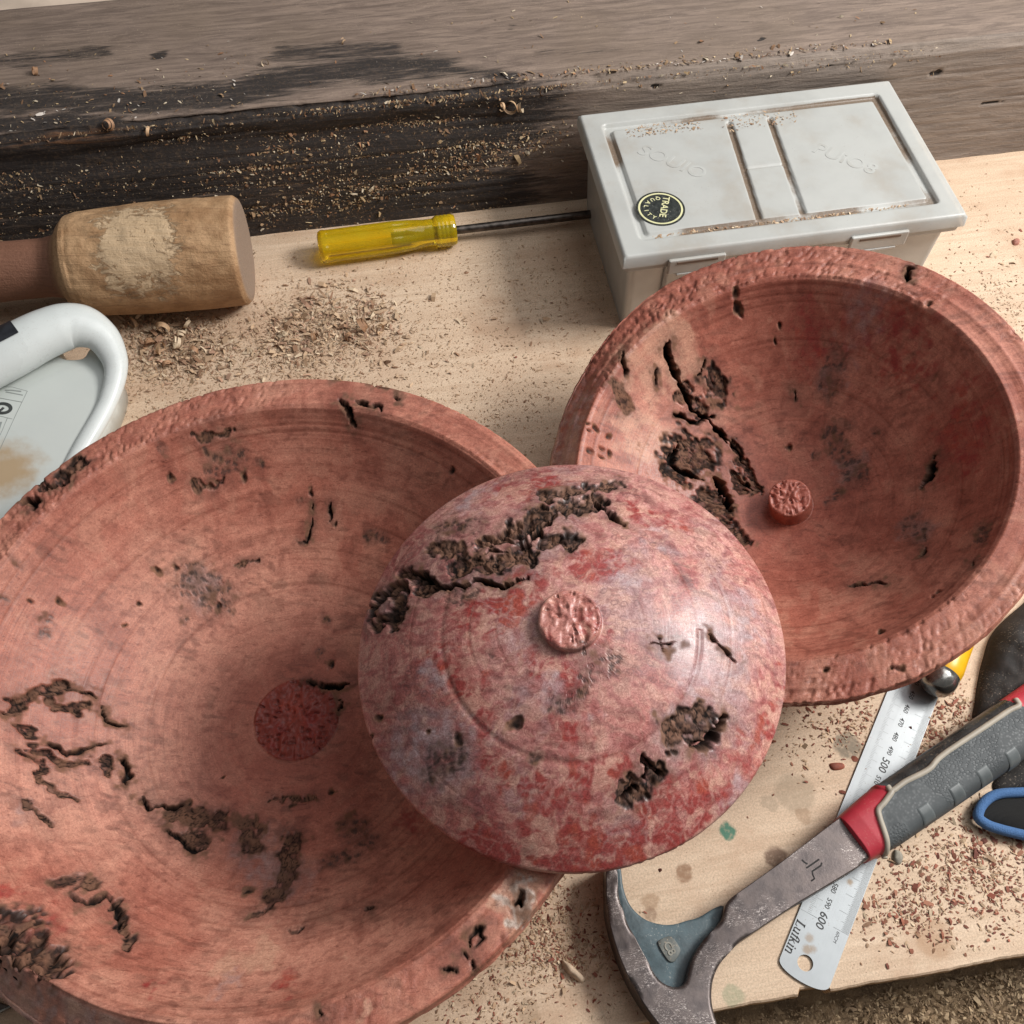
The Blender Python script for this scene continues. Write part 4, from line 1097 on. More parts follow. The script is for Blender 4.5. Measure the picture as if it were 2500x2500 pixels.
# ------------------------------------------------------------------ yellow screwdriver
t_ = NT("amber_plastic"); c_ = t_.co()
amber = t_.done(t_.mix(t_.ramp(t_.noise(c_, .05, 3), .3, .7), (.95, .66, .01), (.98, .78, .03)), .07, t_.bump(t_.noise(c_, .4, 3), .15, .4), Transmission_Weight=.75, IOR=1.49)
steel_dark = mat_simple("dark_steel", (.10, .085, .075), .38, .4, .2, .1, metal=.85)
sa, sb = np.array([-153.6, 606.2, 13.2]), np.array([-44.5, 627.0, 13.2])
_, put = rooted("screwdriver", (-95, 617, 0), "yellow translucent screwdriver lying along the beam, its shaft running behind the box", "screwdriver")
def flute(T, A, Rr):
    k = np.abs(np.sin(A * 4)) ** .6
    return Rr - 1.5 * (1 - k) * sstep(4, 9, T) * (1 - sstep(66, 82, T)) - .35 * (np.abs(((T - 96) % 3.2) - 1.6) < .7) * (T > 95) * (T < 107)
put("handle", lathe("handle", [(0, 0), (0, 9), (1, 11.8), (3.5, 13.2), (60, 13.2), (72, 12.4), (84, 10.8), (92, 10.6), (95, 12.6), (107, 12.6), (110, 11.5), (110.5, 0)], sa, sb, amber, 96, flute, True, None, .8))
dirn = (sb - sa) / np.linalg.norm(sb - sa)
put("shaft", lathe("shaft", [(0, 0), (0, 3.4), (52, 3.4), (185, 3.4), (200, 2.4), (200.1, 0)], sa + dirn * 58, np.array([67.6, 650.0, 8.5]), steel_dark, 20))

# ------------------------------------------------------------------ white plastic tool with loop handle
white = mat_simple("white_plastic", (.66, .70, .69), .30, .05, .03, .06, dust=.25, dustcol=(.42, .38, .33), Coat_Weight=.15)
t_ = NT("white_plastic_stained"); c_ = t_.co()
wpos = at(70, 1110, 30)
dd = t_.n('ShaderNodeVectorMath', {0: c_, 1: (wpos[0] - 15, wpos[1] - 12, 30)}, out=1, operation='DISTANCE')
st_ = t_.math('MULTIPLY', t_.ramp(t_.math('ADD', dd, t_.math('MULTIPLY', t_.noise(c_, .09, 4), 26)), 44, 22), .8)
white_st = t_.done(t_.mix(st_, t_.mix(t_.noise(c_, .03, 3), (.56, .60, .58), (.64, .67, .64)), (.42, .26, .11)), .36, t_.bump(t_.noise(c_, .5, 3), .08, .3))
_, put = rooted("plastic_tool", (-330, 430, 0), "white plastic tool housing with loop handle, a black grip and a printed rating label", "power tool")
def P3(pts): return np.array([at(x, y, z) for x, y, z in pts])
body_poly = spline(at2([(100, 815), (138, 835), (150, 872), (200, 874), (222, 850), (262, 870), (282, 915), (262, 985), (205, 1085), (120, 1230), (-60, 1420), (-260, 1400), (-300, 940), (-60, 880)], 28), 110, True)
put("body", prism("body", body_poly, 0, 28, white_st, 3.5, 4, True))
rimp = spline(P3([(285, 860, 34), (284, 920, 30), (262, 985, 27), (205, 1088, 27), (120, 1235, 27), (-40, 1410, 27)]), 60)
hp = spline(P3([(-220, 985, 42), (-100, 925, 44), (20, 862, 46), (110, 815, 47), (180, 795, 46), (235, 812, 42), (268, 850, 36), (283, 905, 31), (262, 985, 27), (205, 1088, 26), (120, 1235, 26), (-40, 1410, 26)]), 140)
ku = np.linspace(0, 11, 140)
hr = np.interp(ku, [0, 2, 3.6, 4.4, 5.2, 6.2, 7, 8, 11], [19.5, 19.5, 18, 16, 12.5, 10, 8, 6.5, 6.5])
hnd = put("handle", tube("handle", hp, hr, white, 32, .85))
hs = hp[:, :].copy()
seam_off = np.array([.35, -.94, 0])
put("seam", tube("seam", hp[10:58] + (hr[10:58, None] * np.array([.16, -.62, .62 * .85])), .35, mat_simple("seam_shadow", (.40, .42, .41), .5), 6), hnd)
grip = mat_simple("black_rubber", (.018, .02, .026), .5, .3, .2, .2)
k0 = int(np.argmin(np.linalg.norm(hp[:, :2] - np.array(at(75, 835, 46)[:2]), axis=1)))
put("grip", tube("grip", hp[2:k0], hr[2:k0] * 1.025, grip, 20, .87, (math.radians(75), math.radians(200))))
printm = mat_simple("label_print", (.05, .055, .055), .5, .2); greyprint = mat_simple("label_grey_print", (.27, .29, .28), .5, .2)
def pr(n, pts, w, m=greyprint, z=28): return put(n, strip_me(n, at2(pts, z), w, z, z + .12, m))
pr("label_line", [(67, 955), (40, 1010), (18, 1058), (-20, 1140)], .35); pr("label_line", [(-30, 960), (0, 972), (54, 982)], .45); pr("label_line", [(0, 944), (30, 945), (67, 955)], .3)
pr("label_line", [(-20, 1012), (0, 1016), (30, 1023)], .35); pr("label_line", [(18, 1021), (6, 1050), (-8, 1080)], .4)
pr("label_text", [(12, 953), (30, 953), (52, 956)], 1.0, greyprint); pr("label_text", [(14, 957), (36, 961), (56, 965)], .8, greyprint)
pr("label_text", [(3, 1030), (-6, 1060)], 1.4, greyprint)
cx_, cy_ = 6, 997
ck = [(cx_ + 20 * math.cos(a), cy_ + 11.5 * math.sin(a)) for a in np.linspace(-2.7, 2.6, 30)]
pr("compliance_mark", ck, 2.6, printm); pr("compliance_mark", [(cx_ - 12, cy_ + 8), (cx_ - 2, cy_ + 3), (cx_ + 3, cy_ - 2)], 2.0, printm)

# ------------------------------------------------------------------ steel rule
RA = math.radians(60.2); e1 = np.array([math.cos(RA), math.sin(RA)]); e2 = np.array([e1[1], -e1[0]])
RW = 28.2
r0 = np.array(at(1953, 2218, 1.4)[:2])                                   # left edge at the 600 mark
def to_rule(px, py):
    d = np.array(at(px, py, 1.4)[:2]) - r0; return float(d @ e1), float(d @ e2)
def mat_rule():
    t = NT("brushed_steel"); c = t.co()
    n = t.noise(c, .05, 4, .6); st = t.noise(t.co((.04, 2.2, 1)), 1.0, 3, .6); f = t.noise(c, .8, 3, .6)
    col = t.mix(n, (.25, .265, .275), (.35, .37, .378))
    spk = t.math('MULTIPLY', t.ramp(t.vor(c, .5), .16, .08), t.ramp(t.noise(c, .05, 3), .48, .62))
    col = t.mix(t.math('MULTIPLY', spk, .75), col, (.16, .10, .07))
    for px, py, rr, k in ((2075, 2154, 2.2, .8), (1976, 2290, 3.0, .6), (1970, 2318, 3.2, .7), (1985, 2317, 2.6, .55)):
        a, b = to_rule(px, py)
        d = t.n('ShaderNodeVectorMath', {0: c, 1: (a, b * -1, 1.2)}, out=1, operation='DISTANCE')
        col = t.mix(t.math('MULTIPLY', t.ramp(t.math('ADD', d, t.math('MULTIPLY', f, 2.2)), rr + 1.4, rr * .5 + .6), k), col, (.20, .135, .08))
    return t.done(col, t.ramp(st, .3, .7, .34, .48), t.bump(st, .06, .2), Metallic=.55)
rule = empty("steel_rule", (r0[0], r0[1], .35), RA, "brushed steel rule marked in millimetres, lying under the hammer handle", "ruler")
# local: x along the rule (away from the 600 end), y = -distance from the left edge
loop = [(230, 0), (-33, 0)]
endx = to_rule(1904, 2337)[0]; tipx = to_rule(1985, 2414)[0]
loop = [(235, 0), (endx, 0)]
for k in range(1, 14):
    a = math.pi * k / 14
    loop.append((endx + (tipx - endx) * math.sin(a) ** .8, -RW / 2 + RW / 2 * math.cos(a)))
loop += [(endx, -RW), (235, -RW)]
hx, hy = to_rule(1966, 2351)
hole = [(hx + 4.2 * math.cos(a), -hy + 4.2 * math.sin(a)) for a in np.linspace(0, SEG, 32, endpoint=False)]
blade = obj("blade", prism("blade", loop, 0, 1.1, mat_rule(), holes=[hole]), rule)
inkr = mat_simple("rule_ink", (.02, .02, .02), .6, .2); tick = mat_simple("rule_tick", (.15, .155, .155), .6, .2)
def rtext(s, px, py, size, shear=0.12, m=inkr, bold=.0, sp=1.0):
    a, b = to_rule(px, py)
    o = obj("number" if s[0].isdigit() else "lettering", text_me("number", s, size, m, shear, .02, bold, sp), blade, loc=(a, -b, 1.13)); o.rotation_euler = (0, 0, math.pi)
for s, px, py in (("440", 2240, 1662), ("450", 2226, 1696), ("460", 2213, 1730), ("470", 2200, 1763), ("480", 2186, 1798), ("490", 2173, 1832), ("510", 2142, 1904), ("520", 2128, 1940), ("570", 2051, 2131), ("580", 2037, 2167), ("590", 2022, 2205)):
    rtext(s, px, py, 2.9, .12, inkr, .05)
rtext("500", 2158, 1867, 4.6, .12, inkr, .08); rtext("600", 2006, 2246, 4.6, .12, inkr, .08)
rtext("60CM", 2042, 2288, 1.9, .12)
TV, TF = [], []
def tk(x, y0, y1, w=.22):
    b = len(TV); TV.extend([(x - w / 2, y0, 1.13), (x + w / 2, y0, 1.13), (x + w / 2, y1, 1.13), (x - w / 2, y1, 1.13)]); TF.append([b, b + 1, b + 2, b + 3])
for k in range(0, 460):
    x = k * .5
    tk(x, -RW + .3, -RW + (9.0 if k % 20 == 0 else 6.0 if k % 10 == 0 else 4.6 if k % 2 == 0 else 4.0), .16 if k % 2 else .2)
for k in range(0, 230):
    tk(k, -(4.2 if k % 10 else 5.2), -(9.5 if k % 10 == 0 else 7.6 if k % 5 == 0 else 6.2), .14)
tk(0, -.3, -11, .16)
obj("graduations", mesh_np("graduations", TV, TF, tick, False), blade)["kind"] = "stuff"
# maker's name in a serif hand: stems, hairlines and serifs as flat strokes, x along the word, y up
def glyph(strokes, ox, sc):
    out = []
    for w, pts in strokes: out.append((max(w, .085) * 1.15 * sc, [(ox + x * sc, y * sc) for x, y in pts]))
    return out
SER = {'L': ([(.16, [(.15, 0), (.15, 1)]), (.06, [(0, .97), (.32, .97)]), (.07, [(0, .03), (.55, .03)]), (.08, [(.55, 0), (.58, .25)])], .68),
       'u': ([(.13, [(.1, .68), (.1, .2), (.2, .03), (.36, .06), (.45, .18)]), (.13, [(.46, .68), (.46, 0)]), (.05, [(-.02, .66), (.12, .66)]), (.05, [(.34, .66), (.48, .66)]), (.05, [(.46, .03), (.58, .03)])], .66),
       'f': ([(.13, [(.14, 0), (.14, .8), (.22, .98), (.38, .98)]), (.06, [(0, .66), (.32, .66)]), (.06, [(.02, .03), (.28, .03)])], .36),
       'k': ([(.13, [(.1, 0), (.1, 1)]), (.05, [(-.02, .98), (.12, .98)]), (.06, [(.12, .28), (.42, .66)]), (.12, [(.22, .40), (.48, 0)]), (.05, [(0, .03), (.22, .03)]), (.05, [(.36, .03), (.58, .03)])], .62),
       'i': ([(.13, [(.12, 0), (.12, .68)]), (.14, [(.05, .9), (.19, .9)]), (.05, [(0, .66), (.14, .66)]), (.05, [(0, .03), (.26, .03)])], .33),
       'n': ([(.13, [(.1, 0), (.1, .68)]), (.12, [(.1, .5), (.25, .68), (.4, .66), (.46, .5), (.46, 0)]), (.05, [(-.02, .66), (.12, .66)]), (.05, [(0, .03), (.22, .03)]), (.05, [(.36, .03), (.58, .03)])], .6)}
s0, w0 = to_rule(1947, 2243); s1, w1 = to_rule(1917, 2322)
sc_ = (s0 - s1) / 3.25; hy_ = 5.0 / sc_; ox = 0
nv_all, nf_all = [], []
for ch in "Lufkin":
    g, adv = SER[ch]
    for w, pts in glyph(g, ox, sc_):
        P = np.array(pts); T = np.gradient(P, axis=0); T /= np.linalg.norm(T, axis=1)[:, None] + 1e-9; N = np.stack([-T[:, 1], T[:, 0]], 1) * w / 2
        b = len(nv_all); A_, B_ = P + N, P - N; n_ = len(P)
        for q in list(A_) + list(B_):
            nv_all.append((s0 - q[0] - .15 * q[1], -w0 - q[1] * hy_, 1.13))
        nf_all += [[b + i, b + n_ + i, b + n_ + i + 1, b + i + 1] for i in range(n_ - 1)]
    ox += adv * sc_
obj("maker_name", mesh_np("maker_name", nv_all, nf_all, inkr, False), blade)

# ------------------------------------------------------------------ hammer
t_ = NT("forged_brown_steel"); c_ = t_.co()
n_ = t_.noise(c_, .12, 4, .6); sc1 = t_.noise(t_.co((.55, 1.5, .6)), 1.0, 3, .75, 1.5)
scr = t_.math('MULTIPLY', t_.ramp(sc1, .54, .62), t_.ramp(t_.noise(c_, .045, 3, .6), .46, .60))
forged = t_.done(t_.mix(t_.math('MULTIPLY', scr, .85), t_.mix(t_.ramp(n_, .3, .7), (.080, .067, .065), (.130, .107, .101)), (.50, .45, .42)), t_.ramp(n_, .3, .7, .34, .5), t_.bump(t_.math('ADD', t_.noise(c_, .5, 4, .7), t_.math('MULTIPLY', scr, -.6)), .22, .5), Metallic=.75)
paint = mat_simple("blue_grey_paint", (.060, .092, .105), .5, .35, .1, .3, .7, dust=.5, dustcol=(.35, .36, .34))
_, put = rooted("hammer", (120, 130, 0), "one-piece forged steel hammer with black and red rubber grip, lying across the steel rule", "hammer")
HZ = 23
rib = [(1478, 2090), (1480, 2135), (1481, 2221), (1498, 2292), (1518, 2349), (1547, 2411), (1584, 2468), (1609, 2500), (1660, 2560), (1775, 2560), (1752, 2500), (1737, 2448), (1740, 2392), (1757, 2352), (1806, 2298), (1934, 2212), (2117, 2102), (2150, 2060), (2080, 1975), (2043, 2001), (1900, 2110), (1766, 2205), (1772, 2238), (1735, 2275), (1700, 2315), (1682, 2357), (1674, 2411), (1640, 2411), (1607, 2392), (1570, 2326), (1533, 2255), (1511, 2192), (1507, 2127), (1508, 2090)]
def dens(poly, step=3.0):
    P = np.asarray(poly, float); out = []
    for a, b in zip(P, np.roll(P, -1, 0)):
        k = max(1, int(np.linalg.norm(b - a) / step)); out += [a + (b - a) * i / k for i in range(k)]
    out = np.array(out)
    for _ in range(3): out = .5 * out + .25 * (np.roll(out, 1, 0) + np.roll(out, -1, 0))
    return out
head = put("head", prism("head", dens(at2(rib, HZ), 2.5), 1.5, HZ, forged, 5.5, 6, True))
webp = [(1772, 2200), (1706, 2240), (1632, 2260), (1578, 2248), (1541, 2216), (1524, 2179), (1516, 2127), (1514, 2090), (1495, 2090), (1492, 2200), (1530, 2330), (1600, 2440), (1690, 2440), (1720, 2330), (1785, 2245)]
put("web", prism("web", dens(at2(webp, 15), 2.5), 3, 15, paint, 1.6, 3, True))
bpol = [(1602, 2298), (1638, 2282), (1665, 2319), (1646, 2352), (1632, 2349)]
bdg = put("badge", prism("badge", dens(at2(bpol, 16), 1.2), 14, 16.1, mat_simple("badge_grey", (.12, .13, .12), .55, .3, .2, dust=.8), .4, 2, True))
mk = put("badge_mark", text_me("badge_mark", "C8", 4.2, mat_simple("badge_raised", (.27, .26, .22), .6, .2), 0, .3, .1)); mk.location = Vector(at(1634, 2316, 16.2)) * MM; mk.matrix_parent_inverse = Matrix.Translation(-Vector((120, 130, 0)) * MM); mk.rotation_euler = (0, 0, math.radians(-62))
eng = mat_simple("engraved_dark", (.012, .011, .011), .8)
def c3_(a, b): return (1880 + a / 10.733, 2050 + b / 10.733)
for pts in (((830, 525), (900, 590), (985, 640)), ((950, 745), (1120, 630), (1290, 510)), ((1355, 600), (1330, 680), (1105, 830), (1120, 920), (1165, 1020), (1075, 1085))):
    put("engraved_mark", strip_me("engraved_mark", at2([c3_(*p) for p in pts], HZ), .9, HZ - .3, HZ + .06, eng))
# grip: lofted rounded section, split into its coloured mouldings
GA, GB = np.array(at(2078, 2052, 16)), np.array(at(2640, 1665, 16))
gd = GB - GA; GL = np.linalg.norm(gd); gd /= GL; gs = np.array([gd[1], -gd[0], 0]); gs /= np.linalg.norm(gs)
ts = np.concatenate([[-1.2], np.arange(0, GL, .6)]); nph = 170
ph = np.linspace(0, SEG, nph, endpoint=False)
wid = np.interp(ts, [0, 6, 22, 60, 110, 150, 200], [14.2, 15.0, 16.6, 17.0, 17.2, 17.6, 18.5]); hei = np.interp(ts, [0, 8, 30, 120, 200], [11.5, 13, 14.5, 15, 15.5])
ex = 2 / 3.2
cs, sn = np.cos(ph), np.sin(ph)
qx = np.sign(cs) * np.abs(cs) ** ex; qz = np.sign(sn) * np.abs(sn) ** ex
wid[0] = .4; hei[0] = .4
GV = GA[None, None] + ts[:, None, None] * gd + (wid[:, None] * qx)[..., None] * gs + (hei[:, None] * qz)[..., None] * np.array([0, 0, 1.])
gz = 29
def cg(a, b): return (1980 + a / 3.715, 1880 + b / 3.715)
trim1 = at2([cg(*p) for p in ((735, 190), (715, 225), (660, 300), (612, 360), (622, 430), (660, 540), (700, 650), (722, 760), (730, 860))], gz)
trim2 = at2([cg(*p) for p in ((560, 60), (640, 130), (700, 150), (735, 190), (850, 110), (1060, 0))] + [(2300, 1845), (2400, 1778), (2460, 1738), (2485, 1725), (2480, 1708)], gz)
redp = at2([cg(*p) for p in ((735, 190), (715, 225), (660, 300), (612, 360), (622, 430), (660, 540), (700, 650), (722, 760), (730, 900), (400, 1000), (100, 500), (560, 60), (640, 130), (700, 150))], gz)
cen = .25 * (GV[:-1, :] + GV[1:, :] + np.roll(GV, -1, 1)[:-1] + np.roll(GV, -1, 1)[1:])
# colour zones are drawn on the top view of the grip; the sides follow their nearest top edge
cxy = cen[..., :2]
X_, Y_ = cxy[..., 0], cxy[..., 1]
dtrim = np.minimum(seg_dist(X_, Y_, trim1), seg_dist(X_, Y_, trim2))
isred = in_poly(X_, Y_, redp) | (ts[:-1, None] < 9)
butt = at2([(2470, 1712), (2500, 1728), (2700, 1640), (2640, 1520), (2440, 1690)], gz)
isred |= in_poly(X_, Y_, butt) & (ts[:-1, None] > 120)
strip_poly = np.vstack([trim2[3:], at2([(2440, 1660), (2160, 1860), cg(700, 100)], gz)])
isstrip = in_poly(X_, Y_, strip_poly)
isbutt = isred & (ts[:-1, None] > 60)
cls = np.where(isbutt, 4, np.where(isred, 1, np.where(isstrip, 3, 0)))
# trim stands a little proud, rubber panels sit lower
low = np.zeros(GV.shape[:2]); dv = np.minimum(seg_dist(GV[..., 0], GV[..., 1], trim1), seg_dist(GV[..., 0], GV[..., 1], trim2))
low = .7 * sstep(1.3, 2.2, dv)
GV = GV - low[..., None] * ((qx)[None, :, None] * gs + (qz)[None, :, None] * np.array([0, 0, 1.]))
t_ = NT("textured_rubber"); c_ = t_.co()
sc0 = t_.n('ShaderNodeVectorRotate', {'Vector': c_, 'Angle': -math.atan2(gd[1], gd[0])}, rotation_type='Z_AXIS')
hexb = t_.vor(sc0, .62, 'F1'); patch = t_.ramp(t_.noise(c_, .035, 1), .50, .54)
rub = t_.done(t_.mix(t_.ramp(t_.noise(c_, .06, 4), .3, .7), (.045, .052, .056), (.075, .084, .088)), t_.ramp(hexb, .1, .6, .5, .68), t_.bump(t_.math('MULTIPLY', t_.ramp(hexb, .35, .62), patch), .4, .5))
redm = mat_simple("red_rubber", (.42, .028, .045), .5, .12, .05, .1, dust=.15); beige = mat_simple("beige_rubber", (.36, .32, .26), .55, .12, .1, .1); smoothb = mat_simple("smooth_black_rubber", (.035, .036, .036), .32, .3, .1, .1, dust=.3)
GF = grid_faces(len(ts), nph, True, True).reshape(len(ts) - 1, nph, 4)
base_n = {0: "grip_panel", 1: "red_collar", 4: "red_butt", 3: "side_strip"}
for k, m in ((0, rub), (1, redm), (4, redm), (3, smoothb)):
    f = GF[cls == k]
    if not len(f): continue
    u, inv = np.unique(f, return_inverse=True)
    put(base_n[k], mesh_np(base_n[k], GV.reshape(-1, 3)[u], inv.reshape(f.shape), m, True))

def grip_z(xy, lift=0.0):
    d = np.c_[xy, np.zeros(len(xy))] - GA; t = d @ gd; q = d @ gs
    w, h = np.interp(t, ts, wid), np.interp(t, ts, hei)
    return np.c_[xy, GA[2] + h * (1 - np.clip(np.abs(q) / w, 0, .995) ** 3.2) ** (1 / 3.2) + lift]
for tl in (trim1[:-1], trim2[2:]):
    pth = spline(tl, 90)
    put("trim_line", tube("trim_line", grip_z(pth, -.75), 1.75, beige, 10))
pad = mat_simple("smooth_pad_rubber", (.085, .097, .10), .45, .15, .1, .05)
for px, py in ((2262, 1985), (2338, 1936), (2405, 1893), (2475, 1848)):
    c0 = np.array(at(px, py, 28)[:2]); a_, b_ = np.meshgrid(np.linspace(-4.2, 4.2, 12), np.linspace(-4.6, 4.6, 12))
    V = grip_z(c0 + a_.reshape(-1, 1) * gd[:2] + b_.reshape(-1, 1) * gs[:2], -.28)
    V[:, 2] -= .5 * ((np.abs(a_) > 4) | (np.abs(b_) > 4.4)).ravel()
    put("grip_pad", mesh_np("grip_pad", V, grid_faces(12, 12), pad, True))

# ------------------------------------------------------------------ dark rag, blue-edged glove, yellow-handled chisel, scraper
def pillow(name, poly, h, mat, rings=14, wob=0.0, seed=1, power=2.4, base=0.0):
    P = np.asarray(poly, float); c = P.mean(0); V = []
    for k in range(rings + 1):
        f = 1 - k / rings
        q = c + (P - c) * (f if k < rings else .001)
        z = base + h * (1 - f ** power) ** .55
        V.append(np.c_[q, np.full(len(q), z)])
    V = np.vstack(V)
    if wob: V[:, 2] += wob * fbm(V[:, 0] * .03, V[:, 1] * .03, None, seed, 4) * np.clip(V[:, 2] / h, 0, 1); V[:, 2] = np.maximum(V[:, 2], base)
    return mesh_np(name, V, grid_faces(rings + 1, len(P), True), mat, True)
rag = mat_simple("dusty_black_cloth", (.030, .026, .024), .9, .5, .06, .5, .8, dust=.55, dustcol=(.30, .25, .2))
rpoly = spline(at2([(2432, 1535), (2408, 1600), (2396, 1650), (2388, 1705), (2382, 1752), (2400, 1790), (2460, 1770), (2560, 1730), (2700, 1640), (2760, 1450), (2600, 1400), (2500, 1470)], 6), 90, True)
obj("rag", pillow("rag", rpoly, 17, rag, 40, 9, 44), None, "dusty black leather rag behind the hammer grip at the right edge", "rag")
cord = NT("black_ribbed_knit"); c_ = cord.co()
rb = cord.n('ShaderNodeTexWave', {'Vector': c_, 'Scale': .55, 'Distortion': 1.2, 'Detail': 2.0, 'Detail Scale': 1.5}, out=1)
ribbed = cord.done(cord.mix(rb, (.006, .006, .006), (.030, .029, .028)), .9, cord.bump(rb, .9, 1.0))
kn = NT("blue_knit"); c_ = kn.co()
kf = kn.noise(c_, 1.3, 3, .7)
blue = kn.done(kn.mix(kf, (.035, .10, .25), (.10, .21, .42)), .9, kn.bump(kf, .9, .8))
_, put = rooted("work_glove", (230, 190, 0), "black ribbed work glove edged in blue knit, under the hammer grip", "glove")
gl = spline(at2([(2500, 1936), (2434, 1940), (2396, 1970), (2388, 1992), (2408, 2010), (2440, 2022), (2500, 2040), (2640, 2060), (2680, 1940), (2600, 1900)], 5), 80, True)
put("cuff", pillow("cuff", gl, 8, ribbed, 16, 1.5, 7))
band = spline(np.array([at(x, y, 6) for x, y in [(2600, 1925), (2505, 1934), (2436, 1939), (2402, 1960), (2388, 1992), (2406, 2011), (2440, 2024), (2505, 2040), (2600, 2060)]]), 70)
put("blue_edging", tube("blue_edging", band, 2.9, blue, 14, 1.1))
gb = spline(at2([(2430, 1905), (2470, 1870), (2520, 1840), (2640, 1780), (2700, 1900), (2600, 1935), (2500, 1932), (2440, 1932)], 4), 60, True)
put("palm", pillow("palm", gb, 9, rag, 14, 2, 9))
yel = mat_simple("yellow_handle_plastic", (.78, .42, .012), .32, .08, .05, .05); capst = mat_simple("polished_steel_cap", (.33, .32, .30), .22, .25, .2, .05, metal=.9)
_, put = rooted("chisel", (233, 235, 0), "yellow-handled chisel with steel cap, poking out from under the leaning bowl", "chisel")
ya, yb = np.array(at(2290, 1664, 13)), np.array(at(2352, 1530, 14))
put("cap", lathe("cap", [(-8.5, 0), (-8.0, 4.5), (-6, 8), (-2.5, 10.2), (1, 11), (5.5, 11.2), (6, 10.6)], ya, yb, capst, 48))
put("handle", lathe("handle", [(5, 10.4), (7, 11.2), (11, 11.6), (20, 10.8), (34, 10), (60, 11.5), (85, 9), (86, 0)], ya, yb, yel, 48))
_, put = rooted("scraper", (-262, 60, 0), "dark steel blade with bright edge, at the lower left corner beside the big bowl", "blade")
sp = at2([(-160, 2420), (-40, 2432), (24, 2456), (0, 2468), (-90, 2510), (-220, 2560)], 2)
put("blade", prism("blade", sp, .4, 3.0, steel_dark, .6))
put("cutting_edge", tube("cutting_edge", [at(26, 2457, 2.4), at(-30, 2484, 2.4), at(-120, 2530, 2.4)], .9, capst, 8))

# ------------------------------------------------------------------ shavings, chips and dust
def mat_chip(name, rough=.8):
    t = NT(name); c = t.n('ShaderNodeAttribute', attribute_name='m1')
    return t.done(t.mix(t.math('MULTIPLY', t.noise(t.co(), .8, 3), .4), c, (.1, .06, .04)), rough)
chipm = mat_chip("wood_chip")
rng = np.random.default_rng(5)
TAN = [(.62, .44, .28), (.54, .37, .23), (.70, .55, .38), (.48, .31, .19), (.60, .42, .27), (.34, .19, .11)]
RED = [(.24, .060, .035), (.33, .10, .06), (.17, .045, .03), (.42, .18, .11), (.28, .09, .05)]
GOLD = [(.46, .32, .17), (.56, .42, .25), (.34, .21, .11), (.62, .52, .38), (.36, .18, .09), (.24, .13, .065), (.30, .19, .10)]
def chips(name, P, N, length, aspect, cols, label=None, category=None, bend=.35, tilt=.35, lift=.25):
    """one little bent flake at each point of P (mm), lying on a surface of normal N"""
    n = len(P); N = np.broadcast_to(np.asarray(N, float), (n, 3)); N = N / np.linalg.norm(N, axis=1)[:, None]
    L = rng.lognormal(np.log(length), .45, n); W = L * rng.uniform(aspect * .5, aspect * 1.5, n)
    a = rng.uniform(0, SEG, n); ref = np.where(np.abs(N[:, 2:3]) > .8, np.array([[1., 0, 0]]), np.array([[0, 0, 1.]]))
    U = np.cross(ref, N); U /= np.linalg.norm(U, axis=1)[:, None]; Vv = np.cross(N, U)
    T = U * np.cos(a)[:, None] + Vv * np.sin(a)[:, None]; S = np.cross(N, T)
    T = T + N * rng.normal(0, tilt, (n, 1)); T /= np.linalg.norm(T, axis=1)[:, None]
    S = S + N * rng.normal(0, tilt, (n, 1)); S /= np.linalg.norm(S, axis=1)[:, None]
    M_ = np.cross(T, S); M_ *= np.sign((M_ * N).sum(1))[:, None]
    c = P + N * (lift + .18 * L[:, None] * tilt)
    b = rng.uniform(0, bend, n)
    tw = rng.uniform(.35, 1.0, n)
    V = np.stack([c - T * L[:, None] / 2 - S * (W * tw)[:, None] / 2, c - T * L[:, None] / 2 + S * (W * tw)[:, None] / 2,
                  c + M_ * (L * b)[:, None] * .35 - S * W[:, None] / 2, c + M_ * (L * b)[:, None] * .35 + S * W[:, None] / 2,
                  c + T * L[:, None] / 2 - S * W[:, None] * .3, c + T * L[:, None] / 2 + S * W[:, None] * .3], 1).reshape(-1, 3)
    i = np.arange(n)[:, None] * 6
    F = np.vstack([i + np.array([[0, 1, 3, 2]]), i + np.array([[2, 3, 5, 4]])])
    cc = np.array(cols)[rng.integers(0, len(cols), n)] * rng.uniform(.7, 1.2, (n, 1))
    o = obj(name, mesh_np(name, V, F, chipm, False, {"m1": np.repeat(cc, 6, 0)}), kind="stuff")
    if label: o["label"] = label; o["category"] = category
    return o
def cloud(centers, n, z=0.0):
    """n points on the bench around photo spots (px, py, spread px, weight)"""
    w = np.array([c[3] for c in centers], float); k = rng.choice(len(centers), n, p=w / w.sum())
    C = np.array([c[:3] for c in centers], float)[k]
    q = rng.normal(0, 1, (n, 2)) * C[:, 2:3] * np.array([1.25, .85]) + C[:, :2]
    return np.array([at(x, y, z) for x, y in q])
def on_bench(P):
    b = np.array([to_bench(p) for p in P]); bm_ = np.array([to_beam(p) for p in P])
    return P[(b[:, 1] > 3) & (bm_[:, 1] < -1)]
UPN = (0, 0, 1)
P = on_bench(cloud([(800, 800, 110, 5), (430, 840, 80, 5), (330, 920, 60, 2), (1050, 880, 130, 3), (1250, 980, 110, 3), (1350, 700, 110, 2), (1050, 680, 150, 1.5), (1200, 640, 130, 1), (560, 760, 90, 1.5), (100, 740, 90, 2), (650, 900, 90, 2), (430, 850, 55, 6), (810, 800, 60, 5), (700, 870, 60, 3)], 19000))
chips("sawdust", P, UPN, 1.2, .32, TAN, "fine tan sawdust scattered over the back of the bench", "sawdust")
P = on_bench(cloud([(800, 790, 60, 4), (430, 850, 50, 4), (900, 790, 40, 2), (1000, 900, 120, .6), (380, 800, 40, 2), (700, 830, 40, 1.5), (540, 870, 50, 1)], 2000))
